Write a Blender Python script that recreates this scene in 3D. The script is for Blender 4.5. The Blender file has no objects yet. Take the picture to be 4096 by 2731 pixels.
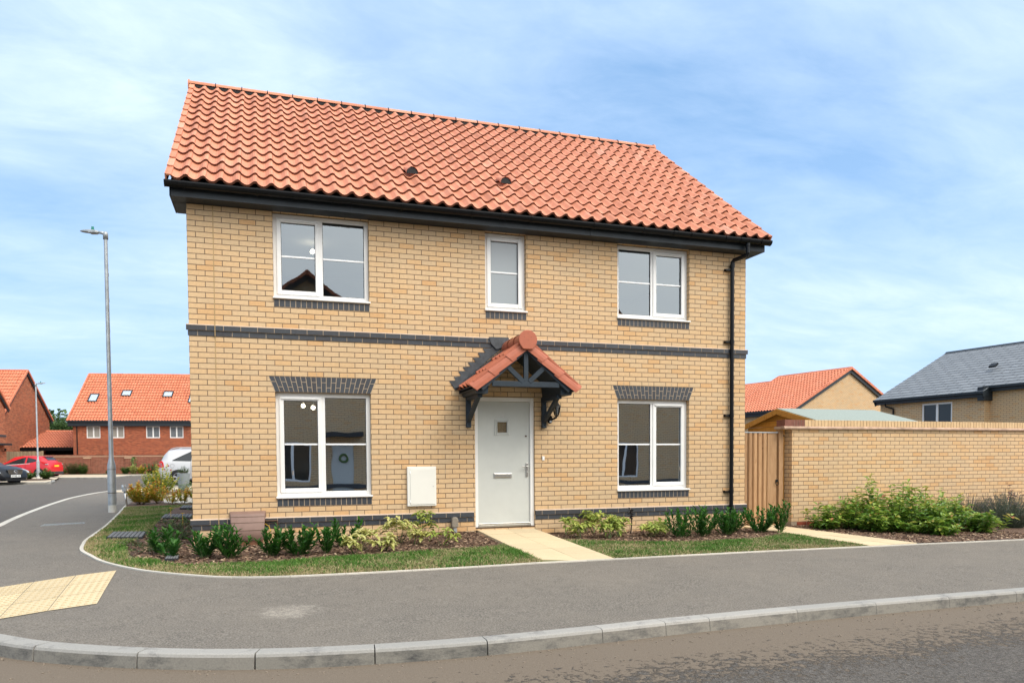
import bpy, bmesh, math, random
import numpy as np
from mathutils import Vector, Matrix, Euler
random.seed(7)
S = bpy.context.scene
COL = S.collection

# ------------------------------------------------------------------ camera
cam = bpy.data.cameras.new('camera'); camo = bpy.data.objects.new('camera', cam); COL.objects.link(camo)
yaw, pitch, roll = .3171, -.0363, -.0061
f = Vector((math.sin(yaw)*math.cos(pitch), math.cos(yaw)*math.cos(pitch), math.sin(pitch)))
r = Vector((math.cos(yaw), -math.sin(yaw), 0)); u = r.cross(f)
r2 = r*math.cos(roll)+u*math.sin(roll); u2 = -r*math.sin(roll)+u*math.cos(roll)
M = Matrix((r2, u2, -f)).transposed().to_4x4(); M.translation = (.9934, -11.2252, 1.2754)
camo.matrix_world = M
cam.sensor_width = 36; cam.lens = 26.22; cam.shift_y = .1408; cam.clip_end = 5000; cam.clip_start = .05
S.camera = camo

# ------------------------------------------------------------------ world: sky with thin cloud
SUN_EL, SUN_AZ = math.radians(47), math.radians(150)     # azimuth clockwise from +Y
w = bpy.data.worlds.new('World'); S.world = w; w.use_nodes = True
nt = w.node_tree; nt.nodes.clear()
def N(t, **k):
    n = nt.nodes.new(t)
    for a, b in k.items(): setattr(n, a, b)
    return n
L = nt.links.new
out = N('ShaderNodeOutputWorld'); bg = N('ShaderNodeBackground'); bg.inputs[1].default_value = .055
sky = N('ShaderNodeTexSky', sky_type='NISHITA'); sky.sun_disc = False
sky.sun_elevation = SUN_EL; sky.sun_rotation = SUN_AZ; sky.air_density = 1.0; sky.dust_density = .3; sky.ozone_density = 1.2
tc = N('ShaderNodeTexCoord'); sep = N('ShaderNodeSeparateXYZ'); L(tc.outputs['Generated'], sep.inputs[0])
zz = N('ShaderNodeMath', operation='ADD'); L(sep.outputs[2], zz.inputs[0]); zz.inputs[1].default_value = .22
dx = N('ShaderNodeMath', operation='DIVIDE'); L(sep.outputs[0], dx.inputs[0]); L(zz.outputs[0], dx.inputs[1])
dy = N('ShaderNodeMath', operation='DIVIDE'); L(sep.outputs[1], dy.inputs[0]); L(zz.outputs[0], dy.inputs[1])
cmb = N('ShaderNodeCombineXYZ'); L(dx.outputs[0], cmb.inputs[0]); L(dy.outputs[0], cmb.inputs[1])
mp = N('ShaderNodeMapping'); L(cmb.outputs[0], mp.inputs[0]); mp.inputs['Rotation'].default_value = (0, 0, .5); mp.inputs['Scale'].default_value = (1.0, 1.9, 1)
mp.inputs['Location'].default_value = (3.1, 1.3, 0)
n1 = N('ShaderNodeTexNoise'); L(mp.outputs[0], n1.inputs[0]); n1.inputs['Scale'].default_value = .9; n1.inputs['Detail'].default_value = 10; n1.inputs['Roughness'].default_value = .56; n1.inputs['Distortion'].default_value = .25
n2 = N('ShaderNodeTexNoise'); L(mp.outputs[0], n2.inputs[0]); n2.inputs['Scale'].default_value = 3.4; n2.inputs['Detail'].default_value = 9; n2.inputs['Roughness'].default_value = .62; n2.inputs['Distortion'].default_value = .5
nm = N('ShaderNodeMix', data_type='FLOAT'); nm.inputs[0].default_value = .28; L(n1.outputs[0], nm.inputs[2]); L(n2.outputs[0], nm.inputs[3])
cr = N('ShaderNodeValToRGB'); L(nm.outputs[0], cr.inputs[0])
cr.color_ramp.elements[0].position = .34; cr.color_ramp.elements[0].color = (.0, .0, .0, 1)
cr.color_ramp.elements[1].position = .66; cr.color_ramp.elements[1].color = (.88, .88, .88, 1)
e = cr.color_ramp.elements.new(.52); e.color = (.42, .42, .42, 1)
# sky base: physical sky lifted by a thin even veil of high cloud
mixv = N('ShaderNodeMix', data_type='RGBA'); mixv.inputs[0].default_value = SKYV = .62
L(sky.outputs[0], mixv.inputs[6]); mixv.inputs[7].default_value = (5.9, 10.6, 17.8, 1)
hz = N('ShaderNodeMapRange'); L(sep.outputs[2], hz.inputs[0]); hz.inputs[1].default_value = 0; hz.inputs[2].default_value = .42; hz.inputs[3].default_value = .62; hz.inputs[4].default_value = 0
mixh = N('ShaderNodeMix', data_type='RGBA'); L(hz.outputs[0], mixh.inputs[0]); L(mixv.outputs[2], mixh.inputs[6]); mixh.inputs[7].default_value = (8.9, 13.0, 18.4, 1)
mixc = N('ShaderNodeMix', data_type='RGBA'); L(cr.outputs[0], mixc.inputs[0]); L(mixh.outputs[2], mixc.inputs[6]); mixc.inputs[7].default_value = (12.4, 15.0, 18.3, 1)
# broad bright veil round the hazy sun (behind the viewer)
vd = N('ShaderNodeVectorMath', operation='DOT_PRODUCT'); L(tc.outputs['Generated'], vd.inputs[0]); vd.inputs[1].default_value = (math.sin(SUN_AZ)*math.cos(SUN_EL), math.cos(SUN_AZ)*math.cos(SUN_EL), math.sin(SUN_EL))
mx_ = N('ShaderNodeMath', operation='MAXIMUM'); L(vd.outputs['Value'], mx_.inputs[0]); mx_.inputs[1].default_value = 0
pw = N('ShaderNodeMath', operation='POWER'); L(mx_.outputs[0], pw.inputs[0]); pw.inputs[1].default_value = 2.2
gl_ = N('ShaderNodeMix', data_type='RGBA', blend_type='ADD'); L(pw.outputs[0], gl_.inputs[0]); L(mixc.outputs[2], gl_.inputs[6]); gl_.inputs[7].default_value = (40, 36, 29, 1)
L(gl_.outputs[2], bg.inputs[0]); L(bg.outputs[0], out.inputs[0])

sun = bpy.data.lights.new('sun', 'SUN'); suno = bpy.data.objects.new('sun', sun); COL.objects.link(suno)
sun.energy = 1.6; sun.angle = math.radians(26); sun.color = (1, .93, .82)
sd = Vector((math.sin(SUN_AZ)*math.cos(SUN_EL), math.cos(SUN_AZ)*math.cos(SUN_EL), math.sin(SUN_EL)))
suno.rotation_euler = (-sd).to_track_quat('-Z', 'Y').to_euler()
S.view_settings.view_transform = 'Standard'; S.view_settings.look = 'None'; S.view_settings.exposure = .42; S.view_settings.gamma = 1

# ------------------------------------------------------------------ helpers
def tag(o, label=None, cat=None, group=None, kind=None):
    if label: o['label'] = label
    if cat: o['category'] = cat
    if group: o['group'] = group
    if kind: o['kind'] = kind
    return o
def thing(name, label, cat, loc=(0, 0, 0), rz=0, group=None):
    o = bpy.data.objects.new(name, None); COL.objects.link(o); o.location = loc; o.rotation_euler = (0, 0, rz); o.empty_display_size = .3
    return tag(o, label, cat, group)
def gz(X, Y):
    z = .04-.015*max(0, min(X, 30)-4)
    return z+(.012*min(Y+3, 20) if Y > -3 else .02*max(Y+3, -5))

class MB:
    def __init__(s): s.v = []; s.f = []; s.m = []; s.t = []; s.uv = {}
    def face(s, pts, m=0, t=.5, uv=None):
        i = len(s.v); s.v += [tuple(p) for p in pts]; s.f.append(tuple(range(i, i+len(pts)))); s.m.append(m); s.t.append(t)
        if uv: s.uv[len(s.f)-1] = uv
    def box(s, x0, x1, y0, y1, z0, z1, m=0, t=.5):
        i = len(s.v); s.v += [(x, y, z) for x in (x0, x1) for y in (y0, y1) for z in (z0, z1)]
        for q in ((0, 1, 3, 2), (4, 6, 7, 5), (0, 4, 5, 1), (2, 3, 7, 6), (0, 2, 6, 4), (1, 5, 7, 3)):
            s.f.append(tuple(i+k for k in q)); s.m.append(m); s.t.append(t)
    def obox(s, c, ax, ay, az, m=0, t=.5):      # oriented box: centre, half axes
        c = Vector(c); ax = Vector(ax); ay = Vector(ay); az = Vector(az); i = len(s.v)
        s.v += [tuple(c+ax*a+ay*b+az*g) for a in (-1, 1) for b in (-1, 1) for g in (-1, 1)]
        for q in ((0, 1, 3, 2), (4, 6, 7, 5), (0, 4, 5, 1), (2, 3, 7, 6), (0, 2, 6, 4), (1, 5, 7, 3)):
            s.f.append(tuple(i+k for k in q)); s.m.append(m); s.t.append(t)
    def bar(s, p0, p1, wd, ht, m=0, up=(0, 0, 1), t=.5):   # beam between two points
        p0 = Vector(p0); p1 = Vector(p1); d = (p1-p0); l = d.length; d.normalize(); upv = Vector(up)
        sd_ = d.cross(upv).normalized(); up2 = sd_.cross(d)
        s.obox((p0+p1)/2, d*l/2, sd_*wd/2, up2*ht/2, m, t)
    def tube(s, path, rad, n=12, m=0, caps=True, t=.5):
        P = [Vector(p) for p in path]; rads = rad if isinstance(rad, (list, tuple)) else [rad]*len(P); rings = []
        prev = None
        for k, p in enumerate(P):
            d = (P[min(k+1, len(P)-1)]-P[max(k-1, 0)]).normalized()
            a = prev-d*prev.dot(d) if prev else d.orthogonal()
            if a.length < 1e-6: a = d.orthogonal()
            a.normalize(); prev = a; b = d.cross(a); i = len(s.v)
            s.v += [tuple(p+(a*math.cos(2*math.pi*j/n)+b*math.sin(2*math.pi*j/n))*rads[k]) for j in range(n)]; rings.append(i)
        for i0, i1 in zip(rings, rings[1:]):
            for j in range(n):
                s.f.append((i0+j, i0+(j+1) % n, i1+(j+1) % n, i1+j)); s.m.append(m); s.t.append(t)
        if caps:
            s.f.append(tuple(rings[0]+j for j in range(n))[::-1]); s.m.append(m); s.t.append(t)
            s.f.append(tuple(rings[-1]+j for j in range(n))); s.m.append(m); s.t.append(t)
    def prism(s, poly, a, b, axis='y', m=0, t=.5, tri=False):     # extrude 2-D polygon along axis from a to b
        def P(p, k): return {'y': (p[0], k, p[1]), 'x': (k, p[0], p[1]), 'z': (p[0], p[1], k)}[axis]
        n = len(poly); i = len(s.v); s.v += [P(p, a) for p in poly]+[P(p, b) for p in poly]
        s.f.append(tuple(range(i, i+n))); s.m.append(m); s.t.append(t)
        s.f.append(tuple(range(i+n, i+2*n))[::-1]); s.m.append(m); s.t.append(t)
        for k in range(n):
            s.f.append((i+k, i+(k+1) % n, i+n+(k+1) % n, i+n+k)); s.m.append(m); s.t.append(t)
    def lathe(s, prof, c=(0, 0, 0), n=20, m=0, t=.5):
        rings = []
        for (rr, z) in prof:
            i = len(s.v); s.v += [(c[0]+rr*math.cos(2*math.pi*j/n), c[1]+rr*math.sin(2*math.pi*j/n), c[2]+z) for j in range(n)]; rings.append(i)
        for i0, i1 in zip(rings, rings[1:]):
            for j in range(n):
                s.f.append((i0+j, i0+(j+1) % n, i1+(j+1) % n, i1+j)); s.m.append(m); s.t.append(t)
    def ball(s, c, rad, n=10, m=0, t=.5):
        prof = [(max(1e-4, math.sin(math.pi*k/n)*rad), -math.cos(math.pi*k/n)*rad) for k in range(n+1)]
        s.lathe(prof, c, n*2, m, t)
    def build(s, name, mats, parent=None, smooth=False, weld=False, bevel=0, fixn=True):
        me = bpy.data.meshes.new(name); me.from_pydata(s.v, [], s.f); me.update()
        mats = mats if isinstance(mats, (list, tuple)) else [mats]
        for m_ in mats: me.materials.append(m_)
        me.polygons.foreach_set('material_index', s.m)
        at_ = me.attributes.new('tint', 'FLOAT', 'FACE'); at_.data.foreach_set('value', s.t)
        uvl = me.uv_layers.new(name='UVMap'); uvs = np.zeros((len(me.loops), 2), 'f')
        co = np.array(s.v, 'f')
        for p in me.polygons:
            li = p.loop_start; ids = s.f[p.index]
            if p.index in s.uv: uvs[li:li+len(ids)] = s.uv[p.index]; continue
            n_ = p.normal; c = co[list(ids)]
            if abs(n_[2]) > .8: uvs[li:li+len(ids)] = c[:, (0, 1)]
            elif abs(n_[1]) >= abs(n_[0]): uvs[li:li+len(ids)] = c[:, (0, 2)]
            else: uvs[li:li+len(ids)] = c[:, (1, 2)]
        uvl.data.foreach_set('uv', uvs.ravel())
        if fixn or weld:
            bm = bmesh.new(); bm.from_mesh(me)
            if weld: bmesh.ops.remove_doubles(bm, verts=bm.verts, dist=1e-4)
            if fixn: bmesh.ops.recalc_face_normals(bm, faces=bm.faces)
            bm.to_mesh(me); bm.free()
        if smooth: me.polygons.foreach_set('use_smooth', [True]*len(me.polygons))
        o = bpy.data.objects.new(name, me); COL.objects.link(o)
        if parent: o.parent = parent
        if bevel:
            b = o.modifiers.new('b', 'BEVEL'); b.width = bevel; b.segments = 2; b.limit_method = 'ANGLE'; b.angle_limit = math.radians(40); b.harden_normals = False
        return o
def box(name, dims, mat_, parent, bevel=0):
    b = MB(); b.box(*dims); return b.build(name, mat_, parent, bevel=bevel)

# ------------------------------------------------------------------ materials
class MT:
    def __init__(s, name):
        s.m = bpy.data.materials.new(name); s.m.use_nodes = True; s.nt = s.m.node_tree; s.nt.nodes.clear()
        s.out = s.n('ShaderNodeOutputMaterial'); s.b = s.n('ShaderNodeBsdfPrincipled'); s.l(s.b.outputs[0], s.out.inputs[0])
    def n(s, t, **k):
        n_ = s.nt.nodes.new(t)
        for a, b in k.items(): setattr(n_, a, b)
        return n_
    def l(s, a, b): s.nt.links.new(a, b)
    def coord(s, kind='Object'): return s.n('ShaderNodeTexCoord').outputs[kind]
    def noise(s, vec, scale, detail=4, rough=.55, dist=0):
        n_ = s.n('ShaderNodeTexNoise'); s.l(vec, n_.inputs[0]); n_.inputs['Scale'].default_value = scale; n_.inputs['Detail'].default_value = detail
        n_.inputs['Roughness'].default_value = rough; n_.inputs['Distortion'].default_value = dist; return n_.outputs[0]
    def ramp(s, fac, stops, interp='LINEAR'):
        c = s.n('ShaderNodeValToRGB'); s.l(fac, c.inputs[0]); c.color_ramp.interpolation = interp; el = c.color_ramp.elements
        while len(el) > 2: el.remove(el[-1])
        for k, (p, col) in enumerate(stops):
            e_ = el[k] if k < 2 else el.new(p)
            e_.position = p; e_.color = (*col, 1) if len(col) == 3 else col
        return c.outputs[0]
    def mix(s, fac, a, b, blend='MIX'):
        m_ = s.n('ShaderNodeMix', data_type='RGBA', blend_type=blend)
        for i, x in ((0, fac), (6, a), (7, b)):
            if hasattr(x, 'is_linked'): s.l(x, m_.inputs[i])
            elif i == 0: m_.inputs[0].default_value = x
            else: m_.inputs[i].default_value = (*x, 1) if len(x) == 3 else x
        return m_.outputs[2]
    def math(s, op, a, b=None):
        m_ = s.n('ShaderNodeMath', operation=op)
        for i, x in ((0, a), (1, b)):
            if x is None: continue
            if hasattr(x, 'is_linked'): s.l(x, m_.inputs[i])
            else: m_.inputs[i].default_value = x
        return m_.outputs[0]
    def mapr(s, v, a, b, c, d):
        m_ = s.n('ShaderNodeMapRange'); s.l(v, m_.inputs[0])
        for i, x in enumerate((a, b, c, d)): m_.inputs[i+1].default_value = x
        return m_.outputs[0]
    def bump(s, h, strength=.3, dist=.01, nrm=None):
        b = s.n('ShaderNodeBump'); s.l(h, b.inputs['Height']); b.inputs['Strength'].default_value = strength; b.inputs['Distance'].default_value = dist
        if nrm: s.l(nrm, b.inputs['Normal'])
        return b.outputs[0]
    def tint(s):
        a = s.n('ShaderNodeAttribute'); a.attribute_name = 'tint'; return a.outputs['Fac']
    def set(s, color=None, rough=None, normal=None, **k):
        for key, x in (('Base Color', color), ('Roughness', rough), ('Normal', normal)):
            if x is None: continue
            if hasattr(x, 'is_linked'): s.l(x, s.b.inputs[key])
            else: s.b.inputs[key].default_value = (*x, 1) if isinstance(x, tuple) and len(x) == 3 else x
        for key, x in k.items(): s.b.inputs[key.replace('_', ' ')].default_value = x
        return s.m

def plain(name, col, rough=.5, var=.12, scale=3., bump=.0, bscale=200., metal=0., spec=.4):
    m = MT(name); c = m.coord(); n_ = m.noise(c, scale, 5, .6)
    a = tuple(x*(1-var) for x in col); b = tuple(min(1, x*(1+var)) for x in col)
    colr = m.ramp(n_, [(.3, a), (.7, b)])
    nr = m.bump(m.noise(c, bscale, 3), bump, .002) if bump else None
    return m.set(colr, rough, nr, Metallic=metal, Specular_IOR_Level=spec)
def brick_mat(name, stops, mortar, bump=.7, grime=.10, fine=(.9, 1.08)):
    m = MT(name); uv = m.coord('UV'); ob = m.coord()
    bt = m.n('ShaderNodeTexBrick'); m.l(uv, bt.inputs[0]); bt.offset = .5; bt.offset_frequency = 2; bt.squash_frequency = 1
    bt.inputs['Color1'].default_value = (0, 0, 0, 1); bt.inputs['Color2'].default_value = (1, 1, 1, 1); bt.inputs['Mortar'].default_value = (0, 0, 0, 1)
    bt.inputs['Scale'].default_value = 1; bt.inputs['Mortar Size'].default_value = .0057; bt.inputs['Mortar Smooth'].default_value = .25
    bt.inputs['Bias'].default_value = 0; bt.inputs['Brick Width'].default_value = .225; bt.inputs['Row Height'].default_value = .075
    col = m.ramp(bt.outputs[0], stops)
    fn = m.noise(ob, 26, 6, .65); big = m.noise(ob, .7, 4)
    col = m.mix(1., col, m.ramp(fn, [(.3, (fine[0],)*3), (.7, (fine[1],)*3)]), 'MULTIPLY')
    col = m.mix(1., col, m.ramp(big, [(.3, (1-grime,)*3), (.7, (1.0,)*3)]), 'MULTIPLY')
    col = m.mix(bt.outputs[1], col, mortar)
    crease = m.n('ShaderNodeTexNoise'); m.l(ob, crease.inputs[0]); crease.inputs['Scale'].default_value = 45; crease.inputs['Detail'].default_value = 5; crease.inputs['Distortion'].default_value = 1.2
    h = m.math('MULTIPLY', crease.outputs[0], .22); inv = m.math('SUBTRACT', 1., bt.outputs[1]); h = m.math('ADD', h, inv)
    return m.set(col, .88, m.bump(h, bump, .006), Specular_IOR_Level=.25)

M_buff = brick_mat('buff_brick', [(0., (.55, .395, .238)), (.4, (.59, .411, .238)), (.8, (.60, .402, .220)), (.93, (.595, .378, .192)), (1., (.575, .342, .162))], (.15, .105, .07))
M_red = brick_mat('red_brick', [(0., (.20, .042, .02)), (.5, (.30, .066, .03)), (1., (.40, .10, .042))], (.46, .30, .19), grime=.2)
M_redwall = brick_mat('garden_red_brick', [(0., (.15, .045, .028)), (.5, (.21, .062, .038)), (1., (.27, .085, .052))], (.40, .29, .2), grime=.15)
def blue_brick():
    m = MT('blue_brick'); c = m.coord(); t = m.tint()
    col = m.ramp(t, [(0., (.024, .026, .031)), (.6, (.036, .040, .048)), (1., (.028, .020, .020))])
    n_ = m.noise(c, 30, 5, .6); col = m.mix(.5, col, m.ramp(n_, [(.3, (.02, .024, .03)), (.75, (.055, .064, .078))]))
    return m.set(col, .55, m.bump(n_, .2, .004))
M_blue = blue_brick()
M_mortar = plain('mortar', (.36, .28, .20), .95, .15, 8, .3, 120)
M_fillet = plain('mortar_fillet', (.46, .36, .28), .95, .12, 6, .3, 100)
def tile_mat(name, stops, rough=.62, bloom=.5):
    m = MT(name); c = m.coord(); t = m.tint()
    col = m.ramp(t, stops)
    n1_ = m.noise(c, 9, 6, .7); col = m.mix(1., col, m.ramp(n1_, [(.28, (.86, .84, .82)), (.7, (1.06, 1.05, 1.05))]), 'MULTIPLY')
    n2_ = m.noise(c, 2.3, 5, .7, .5); msk = m.ramp(n2_, [(.56, (0, 0, 0)), (.75, (bloom*.55,)*3)])
    col = m.mix(msk, col, (.62, .44, .36))
    n3_ = m.noise(c, 60, 3, .6); sp = m.ramp(n3_, [(.27, (.55, .5, .45)), (.33, (1, 1, 1))]); col = m.mix(.5, col, m.mix(1., col, sp, 'MULTIPLY'))
    return m.set(col, rough, m.bump(n3_, .12, .003), Specular_IOR_Level=.4)
TS = [(0., (.46, .175, .095)), (.3, (.53, .205, .115)), (.6, (.57, .225, .128)), (.88, (.62, .26, .15)), (1., (.58, .285, .19))]
M_tile = tile_mat('clay_pantile', TS)
M_tile_far = tile_mat('clay_pantile_far', [(0., (.50, .15, .075)), (1., (.62, .215, .115))])
M_tile_edge_shade = plain('shaded_tile_edge', (.135, .045, .025), .85, .2, 20)  # clay darkened: the shade line under each tile lap is put into its colour
M_porch_tile = plain('porch_tile', (.37, .105, .055), .5, .08, 12, .1, 150)
M_upvc = plain('white_upvc', (.72, .71, .69), .32, .03, 4)
M_trim = plain('white_bar', (.85, .85, .84), .35, .02, 4)
M_anth = plain('anthracite_fascia', (.013, .019, .025), .5, .25, 6, .05, 60)
M_black = plain('black_plastic', (.0045, .005, .006), .34, .2, 5, spec=.22)
M_timber_paint = plain('dark_painted_timber', (.013, .023, .034), .6, .18, 12, .08, 60)
M_lead = plain('lead_flashing', (.05, .055, .062), .5, .35, 14, .2, 30)
M_steel = plain('brushed_steel', (.55, .54, .52), .3, .1, 20, 0, 1, 1.)
M_door = plain('sage_grey_door', (.485, .495, .465), .42, .03, 6, .12, 260)
M_cream = plain('cream_grp', (.70, .68, .62), .4, .02, 4, .05, 300)
M_brownbox = plain('brown_grp', (.20, .125, .10), .6, .10, 9, .2, 160)
M_brownbox2 = plain('brown_grp_base', (.15, .06, .03), .6, .15, 9, .2, 160)
M_greybox = plain('taupe_plastic', (.22, .19, .15), .5, .05)
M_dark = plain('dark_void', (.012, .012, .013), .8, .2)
M_inwall = plain('interior_plaster', (.55, .53, .49), .9, .03)
M_infloor = plain('interior_floor', (.16, .13, .10), .7, .1)
def glass(name, refl=.2, tint=(.75, .8, .8), rough=0.):
    m = MT(name); m.nt.nodes.remove(m.b)
    tr = m.n('ShaderNodeBsdfTransparent'); tr.inputs[0].default_value = (*tint, 1)
    gl = m.n('ShaderNodeBsdfGlossy'); gl.inputs['Roughness'].default_value = rough; gl.inputs[0].default_value = (.86, .94, 1, 1)
    fr = m.n('ShaderNodeFresnel'); fr.inputs[0].default_value = 1.5
    fac = m.math('ADD', fr.outputs[0], refl); fac = m.math('MINIMUM', fac, 1.)
    nz = m.n('ShaderNodeBump'); nz.inputs['Strength'].default_value = .02; nz.inputs['Distance'].default_value = .05; m.l(m.noise(m.coord(), 2.2, 1), nz.inputs['Height']); m.l(nz.outputs[0], gl.inputs['Normal'])
    ms = m.n('ShaderNodeMixShader'); m.l(fac, ms.inputs[0]); m.l(tr.outputs[0], ms.inputs[1]); m.l(gl.outputs[0], ms.inputs[2]); m.l(ms.outputs[0], m.out.inputs[0])
    return m.m
M_glass = glass('window_glass', .62)
M_glass_up = glass('upper_window_glass', .15)
def frosted():
    m = MT('frosted_glass'); c = m.coord(); n_ = m.noise(c, 90, 3)
    return m.set((.22, .25, .265), .2, m.bump(n_, .25, .002), Specular_IOR_Level=.9)
M_frost = frosted()
def emis(name, col, st):
    m = MT(name); m.set((.8, .8, .8), .5); m.b.inputs['Emission Color'].default_value = (*col, 1); m.b.inputs['Emission Strength'].default_value = st; return m.m
M_bulb = emis('lit_bulb', (1, .86, .62), 14)
def asphalt(name, base, dust, dustamt=(.45, .75), coarse=55, bumpst=.6, stripes=False, fleck=.3):
    m = MT(name); c = m.coord(); n1_ = m.noise(c, 240, 3, .7); n2_ = m.noise(c, coarse, 4, .7); n3_ = m.noise(c, .9, 6, .6, .4); n4_ = m.noise(c, 6, 5, .65)
    col = m.ramp(m.noise(c, 75, 5, .8), [(.36, tuple(x*.38 for x in base)), (.5, base), (.64, tuple(x*1.75 for x in base))])
    col = m.mix(1., col, m.ramp(n4_, [(.3, (.92,)*3), (.7, (1.05,)*3)]), 'MULTIPLY')
    d = m.ramp(m.math('ADD', m.math('MULTIPLY', n3_, .75), m.math('MULTIPLY', n4_, .25)), [(dustamt[0], (0, 0, 0)), (dustamt[1], (.55,)*3)])
    col = m.mix(d, col, dust)
    fl = m.ramp(n2_, [(.60, (0, 0, 0)), (.70, (fleck,)*3)]); col = m.mix(fl, col, tuple(min(1, x*2.6) for x in base))
    h = m.math('ADD', n1_, m.math('MULTIPLY', n2_, 1.0))
    return m, c, col, h, bumpst
def mk_pave():
    m, c, col, h, b = asphalt('pavement_asphalt', (.150, .134, .114), (.205, .178, .145), (.42, .8), 70, .7, fleck=.55)
    # chalky scuffed patch on the pavement
    sp = m.n('ShaderNodeSeparateXYZ'); m.l(c, sp.inputs[0])
    ex = m.math('MULTIPLY', m.math('SUBTRACT', sp.outputs[0], 1.15), 1.5); ey = m.math('MULTIPLY', m.math('SUBTRACT', sp.outputs[1], -4.72), 1.35)
    rr = m.math('SQRT', m.math('ADD', m.math('MULTIPLY', ex, ex), m.math('MULTIPLY', ey, ey)))
    k = m.mapr(rr, .25, .95, 1., 0.); nn = m.noise(c, 7.5, 7, .8, 2.2); kk = m.ramp(m.math('MULTIPLY', k, nn), [(.40, (0, 0, 0)), (.58, (.62,)*3)])
    g = m.ramp(m.noise(c, 130, 3, .7), [(.42, (.15,)*3), (.6, (1.,)*3)]); kk = m.mix(1., kk, g, 'MULTIPLY')
    col = m.mix(kk, col, (.50, .45, .38))
    return m.set(col, .93, m.bump(h, b, .004), Specular_IOR_Level=.25)
M_pave = mk_pave()
def mk_road():
    m = MT('road_asphalt'); c = m.coord(); sp = m.n('ShaderNodeSeparateXYZ'); m.l(c, sp.inputs[0])
    n_ag = m.noise(c, 48, 5, .75, .3); n_co = m.noise(c, 19, 5, .7, .5); n_big = m.noise(c, .8, 6, .6, .4)
    v = m.n('ShaderNodeTexVoronoi'); m.l(c, v.inputs[0]); v.inputs['Scale'].default_value = 60
    stone = m.ramp(n_ag, [(.32, (.04, .038, .037)), (.50, (.105, .098, .092)), (.68, (.23, .215, .195))])
    stone = m.mix(.35, stone, m.ramp(v.outputs['Color'], [(.2, (.05, .048, .046)), (.9, (.21, .19, .17))]))
    stone = m.mix(m.ramp(n_big, [(.35, (0, 0, 0)), (.75, (.45,)*3)]), stone, (.15, .13, .11))
    # fine tan silt lies in a band along the kerb and fills the hollows between the stones
    xk = m.math('SUBTRACT', sp.outputs[0], 2.2); bow = m.math('MULTIPLY', m.math('MULTIPLY', xk, xk), .017)
    yy = m.math('SUBTRACT', sp.outputs[1], bow)
    k = m.math('MULTIPLY', m.mapr(yy, -7.5, -6.25, 0., 1.1), m.mapr(sp.outputs[1], -4.9, -4.2, 1., 0.))
    k = m.math('ADD', k, m.math('MULTIPLY', m.math('SUBTRACT', n_co, .5), 2.6)); k = m.math('ADD', k, m.math('MULTIPLY', m.math('SUBTRACT', m.noise(c, 2.0, 6, .7, .6), .5), .9))
    fac = m.ramp(k, [(.20, (.10,)*3), (.50, (.95,)*3)])
    silt = m.ramp(m.noise(c, 110, 3, .7), [(.3, (.125, .098, .073)), (.7, (.18, .145, .11))])
    col = m.mix(fac, stone, silt)
    h = m.mix(fac, m.math('ADD', m.math('MULTIPLY', n_ag, 1.6), m.math('MULTIPLY', v.outputs['Distance'], .8)), m.math('MULTIPLY', n_ag, .15))
    return m.set(col, .95, m.bump(h, 1., .012), Specular_IOR_Level=.2)
M_road = mk_road()
def concrete(name, col, dark, amt=.5, stain=True, lo=.54):
    m = MT(name); c = m.coord(); n1_ = m.noise(c, 3.1, 7, .7, .6); n2_ = m.noise(c, 90, 3)
    cc = m.ramp(n2_, [(.3, tuple(x*.9 for x in col)), (.7, tuple(min(1, x*1.08) for x in col))])
    if stain:
        mpg = m.n('ShaderNodeMapping'); m.l(c, mpg.inputs[0]); mpg.inputs['Scale'].default_value = (1.1, 1.1, 2.2)
        s_ = m.ramp(m.noise(mpg.outputs[0], 3.2, 9, .78, .15), [(lo, (0, 0, 0)), (lo+.22, (amt,)*3)]); cc = m.mix(s_, cc, dark)
        sp = m.n('ShaderNodeSeparateXYZ'); m.l(m.coord('UV'), sp.inputs[0])
    t = m.tint(); cc = m.mix(1., cc, m.ramp(t, [(0., (.88, .88, .87)), (1., (1.08, 1.06, 1.04))]), 'MULTIPLY')
    return m.set(cc, .85, m.bump(n2_, .25, .003), Specular_IOR_Level=.3)
M_kerb = concrete('kerb_concrete', (.315, .305, .285), (.07, .072, .078), .9)
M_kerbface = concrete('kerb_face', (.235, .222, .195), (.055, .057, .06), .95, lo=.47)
M_edge = concrete('edging_concrete', (.53, .50, .44), (.27, .25, .21), .45)
M_buffstone = concrete('buff_flagstone', (.56, .455, .295), (.42, .32, .18), .5)
M_farpave = concrete('pale_paving', (.50, .42, .31), (.36, .29, .20), .4)
def mk_grassbase():
    m = MT('turf_soil'); c = m.coord(); a = m.noise(c, 2.2, 6, .65); b = m.noise(c, 90, 3, .7)
    col = m.ramp(a, [(.35, (.085, .115, .035)), (.65, (.24, .19, .09))]); col = m.mix(.5, col, m.ramp(b, [(.3, (.05, .065, .02)), (.7, (.24, .22, .10))]))
    return m.set(col, .95, m.bump(b, .8, .01))
M_turf = mk_grassbase()
def mk_blade():
    m = MT('grass_blade'); t = m.tint()
    col = m.ramp(t, [(0., (.04, .115, .014)), (.35, (.085, .185, .025)), (.55, (.15, .21, .045)), (.75, (.28, .235, .11)), (1., (.42, .32, .19))])
    return m.set(col, .6, Specular_IOR_Level=.25)
M_blade = mk_blade()
def mk_mulch(name='bark_mulch', k=1.35):
    m = MT(name); c = m.coord(); mpg = m.n('ShaderNodeMapping'); m.l(c, mpg.inputs[0]); mpg.inputs['Scale'].default_value = (1, 1.8, 1)
    n_ = m.noise(mpg.outputs[0], 55, 5, .75, 1.2); col = m.ramp(n_, [(.32, (.018*k, .011*k, .008*k)), (.5, (.085*k, .048*k, .03*k)), (.68, (.24*k, .14*k, .085*k))])
    return m.set(col, .95, m.bump(n_, 1., .02))
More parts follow.
